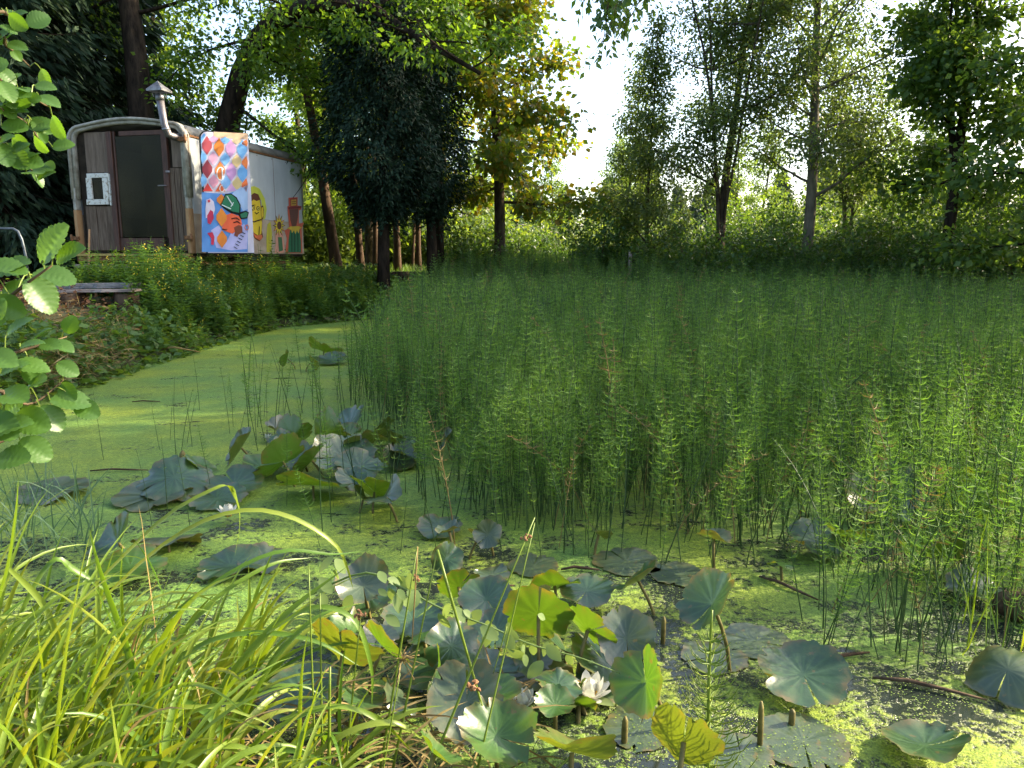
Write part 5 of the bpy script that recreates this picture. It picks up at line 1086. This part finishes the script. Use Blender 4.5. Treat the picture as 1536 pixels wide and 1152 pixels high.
# rushes
ru = thing('club_rush', (at(600, 1152, 1.75)[0], 1.75, 0.02), 'clump of straight bright rush stems with brown spikelets in front', 'rush')
for P, d0, d1, w_ in [([(566, 1180), (626, 820)], 1.7, 1.8, 4), ([(584, 1180), (656, 825)], 1.7, 1.8, 4), ([(656, 825), (728, 1077), (735, 1110)], 1.8, 1.72, 4), ([(634, 1180), (802, 776)], 1.65, 1.85, 4), ([(710, 1180), (802, 784)], 1.65, 1.85, 3.5),
                      ([(515, 1180), (541, 924)], 1.7, 1.75, 3.5), ([(474, 1180), (463, 849)], 1.7, 1.8, 3.5), ([(484, 1180), (480, 890)], 1.72, 1.8, 3.5), ([(493, 1180), (495, 1000)], 1.62, 1.66, 6), ([(790, 1200), (880, 1110)], 1.62, 1.7, 4), ([(760, 940), (740, 1010)], 1.8, 1.78, 2), ([(570, 1180), (600, 1010)], 1.6, 1.66, 3)]:
    a_, b_ = np.array(P[0]), np.array(P[-1]); Q = [at(p[0], p[1], d0+(d1-d0)*k/(len(P)-1)) for k, p in enumerate(P)]; Q = smoothp(np.array(Q), 8) if len(Q) > 2 else np.array([Q[0]*(1-u)+Q[1]*u for u in np.linspace(0, 1, 6)])
    r = w_/1.5*d0/FPX; V, F = tube(Q, r*np.linspace(1, .45, len(Q)), 6); obj('stem', V, F, M['rush'], ru, True)
Q = np.array([at(626, 820, 1.8), at(623, 880, 1.79), at(618, 961, 1.78)]); V, F = tube(Q, [.0022, .002, .0012], 5); obj('stem', V, F, M['straw'], ru, True)
def spike(px, py, d, r):
    c = at(px, py, d); parts = []
    for k in range(9): q = c+g.normal(size=3)*r*.6; dd = nrm(g.normal(size=3)+A(0, 0, .4))*r; parts.append(tube([q-dd*.6, q, q+dd*.7], [r*.2, r*.45, r*.12], 6))
    V, F = join(parts); obj('spikelet', V, F, M['rush_brown'], ru)
for a in ((789, 805, 1.84, .009), (623, 868, 1.8, .007), (711, 1030, 1.74, .012), (541, 924, 1.75, .009), (548, 1125, 1.66, .01), (574, 1136, 1.66, .008)): spike(*a)
# tall flower head of a sedge, small branched
um = thing('sedge_flower_head', (at(540, 1010, 1.75)[0], 1.75, .05), 'straw-coloured branching sedge flower head amid the rush stems', 'flower head')
Q = np.array([at(500, 1040, 1.7), at(560, 1015, 1.74), at(604, 990, 1.76)]); Q = np.vstack([A(Q[0][0]-.1, Q[0][1]-.05, .03), Q]); V, F = tube(smoothp(Q, 10), .0022, 5); obj('stem', V, F, M['straw'], um, True)
parts = []
for k in range(36):
    d = nrm(rdir(1, g)[0]+A(.3, 0, .2)); l = g.uniform(.02, .06); c = Q[-1]; parts.append(tube([c, c+d*l*.6, c+d*l+A(0, 0, -.006)], [.0009, .0008, .0016], 4))
V, F = join(parts); obj('rays', V, F, M['straw'], um)
# blue-green grass on the left
for (nm, px0, px1, py0, py1, n_, lab) in (('blue_grass_clump', 0, 80, 760, 860, 46, 'blue-green grass clump in the water at the left edge'), ('blue_grass_clump', 80, 155, 770, 850, 34, 'blue-green grass clump standing in duckweed beside the left edge one')):
    c = gz((px0+px1)/2, (py0+py1)/2); bgc = thing(nm, (c[0], c[1], 0), lab, 'grass')
    for k in range(n_):
        p = gz(g.uniform(px0, px1), g.uniform(py0, py1)); p[2] = -.02; b = rblade(p, g.uniform(0, 6.28), R(g.uniform(60, 88)), g.uniform(.25, .5), g.uniform(.8, 2.6), .003, 9); obj('blade', b[0], b[1], M['bluegrass'], bgc, True)
gr = thing('grass_clump', gz(1490, 1000), 'bright thin grass clump among stems at the right edge', 'grass')
for k in range(16):
    p = gz(g.uniform(1440, 1530), g.uniform(930, 1020)); b = rblade(p, g.uniform(0, 6.28), R(g.uniform(70, 88)), g.uniform(.3, .55), g.uniform(.3, 1), .003, 9); obj('blade', b[0], b[1], M['sedge'], gr, True)
# sunlit horsetail in the right foreground
hf = thing('foreground_horsetail', (at(1063, 1180, 1.72)[0], 1.72, 0.02), 'sunlit horsetail with open whorls in front at the bottom', 'horsetail')
Q = np.array([at(1064, 1240, 1.68), at(1062, 1150, 1.7), at(1063, 1050, 1.73), at(1065, 980, 1.76), at(1068, 915, 1.78)]); V, F = tube(smoothp(Q, 14), np.linspace(.0058, .003, 14), 7); obj('stem', V, F, M['rush'], hf, True)
for k, py in enumerate(range(962, 1200, 17)):
    u = (py-962)/190; c = at(1065-(py-950)*.01, py, 1.765-.0003*(py-950)); parts = []
    for j in range(9):
        a = j*2*pi/9+k*.5+g.normal()*.15; L = (.035+.065*min(1, u*1.3))*g.uniform(.75, 1.15); d = A(cos(a), sin(a), 0); P = [c, c+d*L*.45+Z*L*.12, c+d*L*.8+Z*L*.38, c+d*L*.98+Z*L*.72]
        parts.append(tube(P, [.0019, .0017, .0014, .0007], 4, False))
    V, F = join(parts); obj('whorl', V, F, M['rush'], hf, True)
# trailing bittersweet stem with hanging leaves
tr = thing('trailing_bittersweet', (at(700, 930, 1.95)[0], 1.95, 0), 'pale trailing stem with hanging oval leaves over the lily leaves', 'vine')
Q = smoothp(np.array([at(440, 905, 2.2), at(540, 860, 2.1), at(600, 880, 2.05), at(660, 912, 2.0), at(730, 938, 1.97), at(800, 968, 1.95), at(865, 985, 1.93), at(930, 1010, 1.92)]), 26); V, F = tube(Q, np.linspace(.0035, .0015, 26), 6); obj('stem', V, F, M['pale_leaf'], tr, True)
def ovalgeo(n=6, w_=.34):
    V = []; F = []
    for k in range(n+1):
        u = k/n; q = w_*sin(pi*min(1, .04+u*.93))**.8*(1-.25*u); V += [A(u, -q, .10*q-.15*u*u), A(u, 0, -.15*u*u), A(u, q, .10*q-.15*u*u)]
    for k in range(n): F += [[3*k, 3*k+1, 3*k+4, 3*k+3], [3*k+1, 3*k+2, 3*k+5, 3*k+4]]
    return np.array(V), F
def orient(me_or, name, c, d, nvec, L, parent, wsc=1.):
    d = nrm(d); s = nrm(np.cross(nvec, d)); u = np.cross(d, s); m = Matrix(((d[0]*L, s[0]*L*wsc, u[0]*L, 0), (d[1]*L, s[1]*L*wsc, u[1]*L, 0), (d[2]*L, s[2]*L*wsc, u[2]*L, 0), (0, 0, 0, 1)))
    o = bpy.data.objects.new(name, me_or); COL.objects.link(o); o.parent = parent; m.translation = Vector(c-ORG[parent.name]); o.matrix_basis = m; return o
ov = mesh('bittersweet_leaf', *ovalgeo(), M['pale_leaf'], True)
for k in range(46):
    c = Q[g.integers(2, 22)]+g.normal(size=3)*A(.035, .03, .02); orient(ov, 'leaf', c, A(g.normal()*.7, g.normal()*.5-.3, -.6-.3*g.random()), nrm(A(g.normal()*.5, -.7, .6)), g.uniform(.03, .06), tr)
# ---------------------------------------------------------------- alder branches at the left edge
def aldermesh(seed):
    g_ = np.random.default_rng(seed); nu, nv = 32, 8; V = []; F = []
    for i in range(nu+1):
        u = i/nu; half = .43*(sin(pi*min(1, .03+.95*u))**.62)*(1+.05*(i % 2)-.1*u)
        for j in range(-nv//2, nv//2+1):
            v = j/(nv/2); ph = (u-.22*abs(v))*7.5*2*pi
            V.append(A(u-.0+(.03 if abs(j) == nv//2 and i % 2 else 0), v*half, .024*cos(ph)*(abs(v)**.5)*sin(pi*u)+.10*abs(v)*half*2-.16*(u-.35)**2+.04*sin(3*u+seed)*v))
    w_ = nv+1
    for i in range(nu):
        for j in range(nv): F.append([i*w_+j, i*w_+j+1, (i+1)*w_+j+1, (i+1)*w_+j])
    return mesh('alder_leaf', V, F, M['alder'], True)
AM = [aldermesh(i) for i in range(3)]
al = thing('alder_shrub', (-1.75, 1.5, .1), 'alder branches with big toothed leaves reaching in at the left edge', 'shrub')
stemb = []
trunkp = np.array([A(-1.75, 1.5, .0), A(-1.72, 1.5, .7), A(-1.6, 1.5, 1.4), A(-1.55, 1.5, 2.2)]); V, F = tube(smoothp(trunkp, 10), np.linspace(.022, .008, 10), 8); obj('trunk', V, F, M['twig'], al, True)
BR = [[A(-1.7, 1.5, 1.0), at(-60, 480, 1.42), at(0, 455, 1.38), at(40, 425, 1.36), at(78, 398, 1.36)], [A(-1.72, 1.5, .75), at(-60, 560, 1.6), at(20, 530, 1.7), at(70, 515, 1.75), at(100, 505, 1.8)], [A(-1.72, 1.5, .7), at(-50, 600, 1.6), at(10, 600, 1.65), at(50, 605, 1.7), at(95, 570, 1.75)],
      [A(-1.62, 1.5, 1.35), at(-60, 140, 1.6), at(0, 165, 1.7), at(40, 185, 1.75), at(62, 215, 1.8)], [A(-1.6, 1.5, 1.5), at(-40, 60, 1.8), at(10, 70, 1.9), at(45, 100, 2.0)], [A(-1.72, 1.5, .5), at(-60, 670, 1.6), at(-5, 665, 1.62), at(25, 650, 1.65)],
      [A(-1.6, 1.5, 1.45), at(-60, 120, 1.65), at(10, 128, 1.7), at(72, 160, 1.75)], [A(-1.62, 1.5, 1.3), at(-50, 215, 1.6), at(10, 232, 1.65), at(58, 262, 1.7)], [A(-1.58, 1.5, 1.7), at(-40, 20, 1.8), at(10, 22, 1.85), at(40, 40, 1.9)]]
bobs = []
for b in BR:
    q = smoothp(np.array(b), 14); V, F = tube(q, np.linspace(.006, .0016, 14), 6); bobs.append(obj('branch', V, F, M['twig'], al, True))
RX = lambda a: A(cos(R(a)), 0, sin(R(a)))   # direction in the picture plane
LV = [(62, 396, 1.36, 58, 70, (.2, -.75, .5)), (84, 389, 1.36, 18, 52, (-.1, -.8, .55)), (42, 417, 1.36, -62, 60, (.3, -.75, .5)), (48, 412, 1.42, -10, 58, (.0, -.6, .8)), (-8, 415, 1.4, 20, 66, (0, -.5, .85)), (-25, 400, 1.36, -8, 60, (.1, -.5, .8)), (2, 440, 1.38, 25, 36, (-.2, -.7, .6)), (-12, 448, 1.35, -35, 48, (.2, -.8, .4)), (-20, 480, 1.33, 45, 42, (0, -.8, .5)), (-10, 435, 1.42, -80, 55, (.4, -.7, .4)),
      (48, 512, 1.75, 35, 36, (0, -.5, .85)), (78, 512, 1.76, -25, 36, (.1, -.35, .9)), (100, 500, 1.78, 60, 30, (.3, -.7, .5)), (60, 515, 1.74, -10, 34, (.2, -.5, .8)), (30, 520, 1.7, 10, 36, (-.1, -.5, .8)), (112, 606, 1.75, -28, 40, (.3, -.7, .6)), (92, 575, 1.75, -50, 34, (.1, -.8, .5)), (60, 610, 1.7, -55, 48, (.4, -.6, .6)), (75, 600, 1.72, -10, 56, (.1, -.4, .9)), (20, 545, 1.68, -15, 50, (0, -.5, .8)),
      (0, 560, 1.66, 20, 46, (-.1, -.4, .9)), (-5, 590, 1.64, -5, 62, (.2, -.5, .8)), (25, 620, 1.66, -25, 56, (-.1, -.6, .7)), (-15, 650, 1.62, 15, 70, (.1, -.6, .7)), (-10, 690, 1.6, 5, 60, (.1, -.5, .8)), (5, 625, 1.64, 40, 50, (.3, -.5, .7)), (-20, 530, 1.64, -20, 52, (.1, -.6, .7)), (40, 580, 1.7, 20, 44, (0, -.5, .9)), (85, 545, 1.74, -35, 34, (.2, -.6, .7)), (-15, 620, 1.62, -40, 58, (.1, -.6, .7)), (45, 545, 1.72, -60, 40, (.3, -.7, .4)), (10, 500, 1.68, 30, 44, (0, -.4, .9)), (30, 660, 1.64, -40, 52, (.2, -.7, .5))]
for k in range(52):
    b_ = smoothp(np.array(BR[(3, 6, 7, 3, 6, 7, 4, 8)[k % 8]]), 20)[g.integers(8, 20)]+g.normal(size=3)*.012; d = b_[1]
    v_ = b_-CAM; zc = v_[1]*cp_-v_[2]*sp_; px = 768+FPX*v_[0]/zc; py = 576-FPX*(v_[1]*sp_+v_[2]*cp_)/zc
    LV.append((px, py, d, g.uniform(-75, 40), g.uniform(22, 46)*1.5/d, (g.normal()*.4, -.6, .6)))
BQ = np.concatenate([smoothp(np.array(b), 30)[6:] for b in BR])
for k, (px, py, d, a, Lp, nv_) in enumerate(LV):
    c = at(px, py, d); q = BQ[np.argmin(((BQ-c)**2).sum(1))]
    if .004 < np.linalg.norm(q-c) < .10: V, F = tube(smoothp(np.array([q, (q+c)/2+A(0, 0, .012), c]), 5), .0014, 4); obj('petiole', V, F, M['rush'], al)
    orient(AM[k % 3], 'leaf', c, RX(a)+A(0, g.normal()*.25, 0), nrm(np.array(nv_)+g.normal(size=3)*.15), Lp*d/FPX, al, .95)
# ---------------------------------------------------------------- limb overhanging from a tree right of the picture
ot = thing('overhanging_tree', (7.4, 4.2, .3), 'drooping dark leafy twigs hanging into the sky at top centre', 'tree')
V, F = tube(smoothp(np.array([A(7.4, 4.2, -.1), A(7.4, 4.3, 2), A(7.2, 4.4, 4.5), A(7.3, 4.3, 8)]), 10), np.linspace(.16, .06, 10), 9); obj('trunk', V, F, M['bark'], ot, True)
lq = smoothp(np.array([A(7.2, 4.4, 4.2), A(5.5, 5.2, 4.6), A(3.2, 5.9, 4.4), A(1.5, 6.1, 4.0), at(880, -40, 6.2)]), 16); V, F = tube(lq, np.linspace(.06, .012, 16), 7); obj('limb', V, F, M['bark'], ot, True)
parts = []; PP = []
for k in range(26):
    s = lq[g.integers(10, 16)] if k < 16 else lq[g.integers(4, 12)]; tgt = at(g.uniform(868, 945), g.uniform(5, 75), 6.1+g.normal()*.2) if k < 16 else s+A(g.normal()*.5, g.normal()*.5, g.uniform(.1, .9))
    if k < 4: tgt = at(g.uniform(880, 905), g.uniform(80, 112), 6.1)
    q = smoothp(np.array([s, s*.5+tgt*.5+A(0, 0, .08), tgt]), 7); parts.append(tube(q, np.linspace(.006, .002, 7), 4, False))
    m_ = 44; u = g.uniform(1.5, 5.99, m_); i = u.astype(int); f = (u-i)[:, None]; PP.append(q[i]*(1-f)+q[i+1]*f+g.normal(size=(m_, 3))*.045)
V, F = join(parts); obj('twigs', V, F, M['twig'], ot); PP = np.concatenate(PP); n = len(PP); S = g.uniform(.05, .085, n)
V, F = leafquads(PP, nrm(rdir(n, g)*.7+A(0, 0, -.8)), nrm(rdir(n, g)+A(0, 0, .4)), S, S*.55); obj('crown', V, F, M['mapledark'], ot)
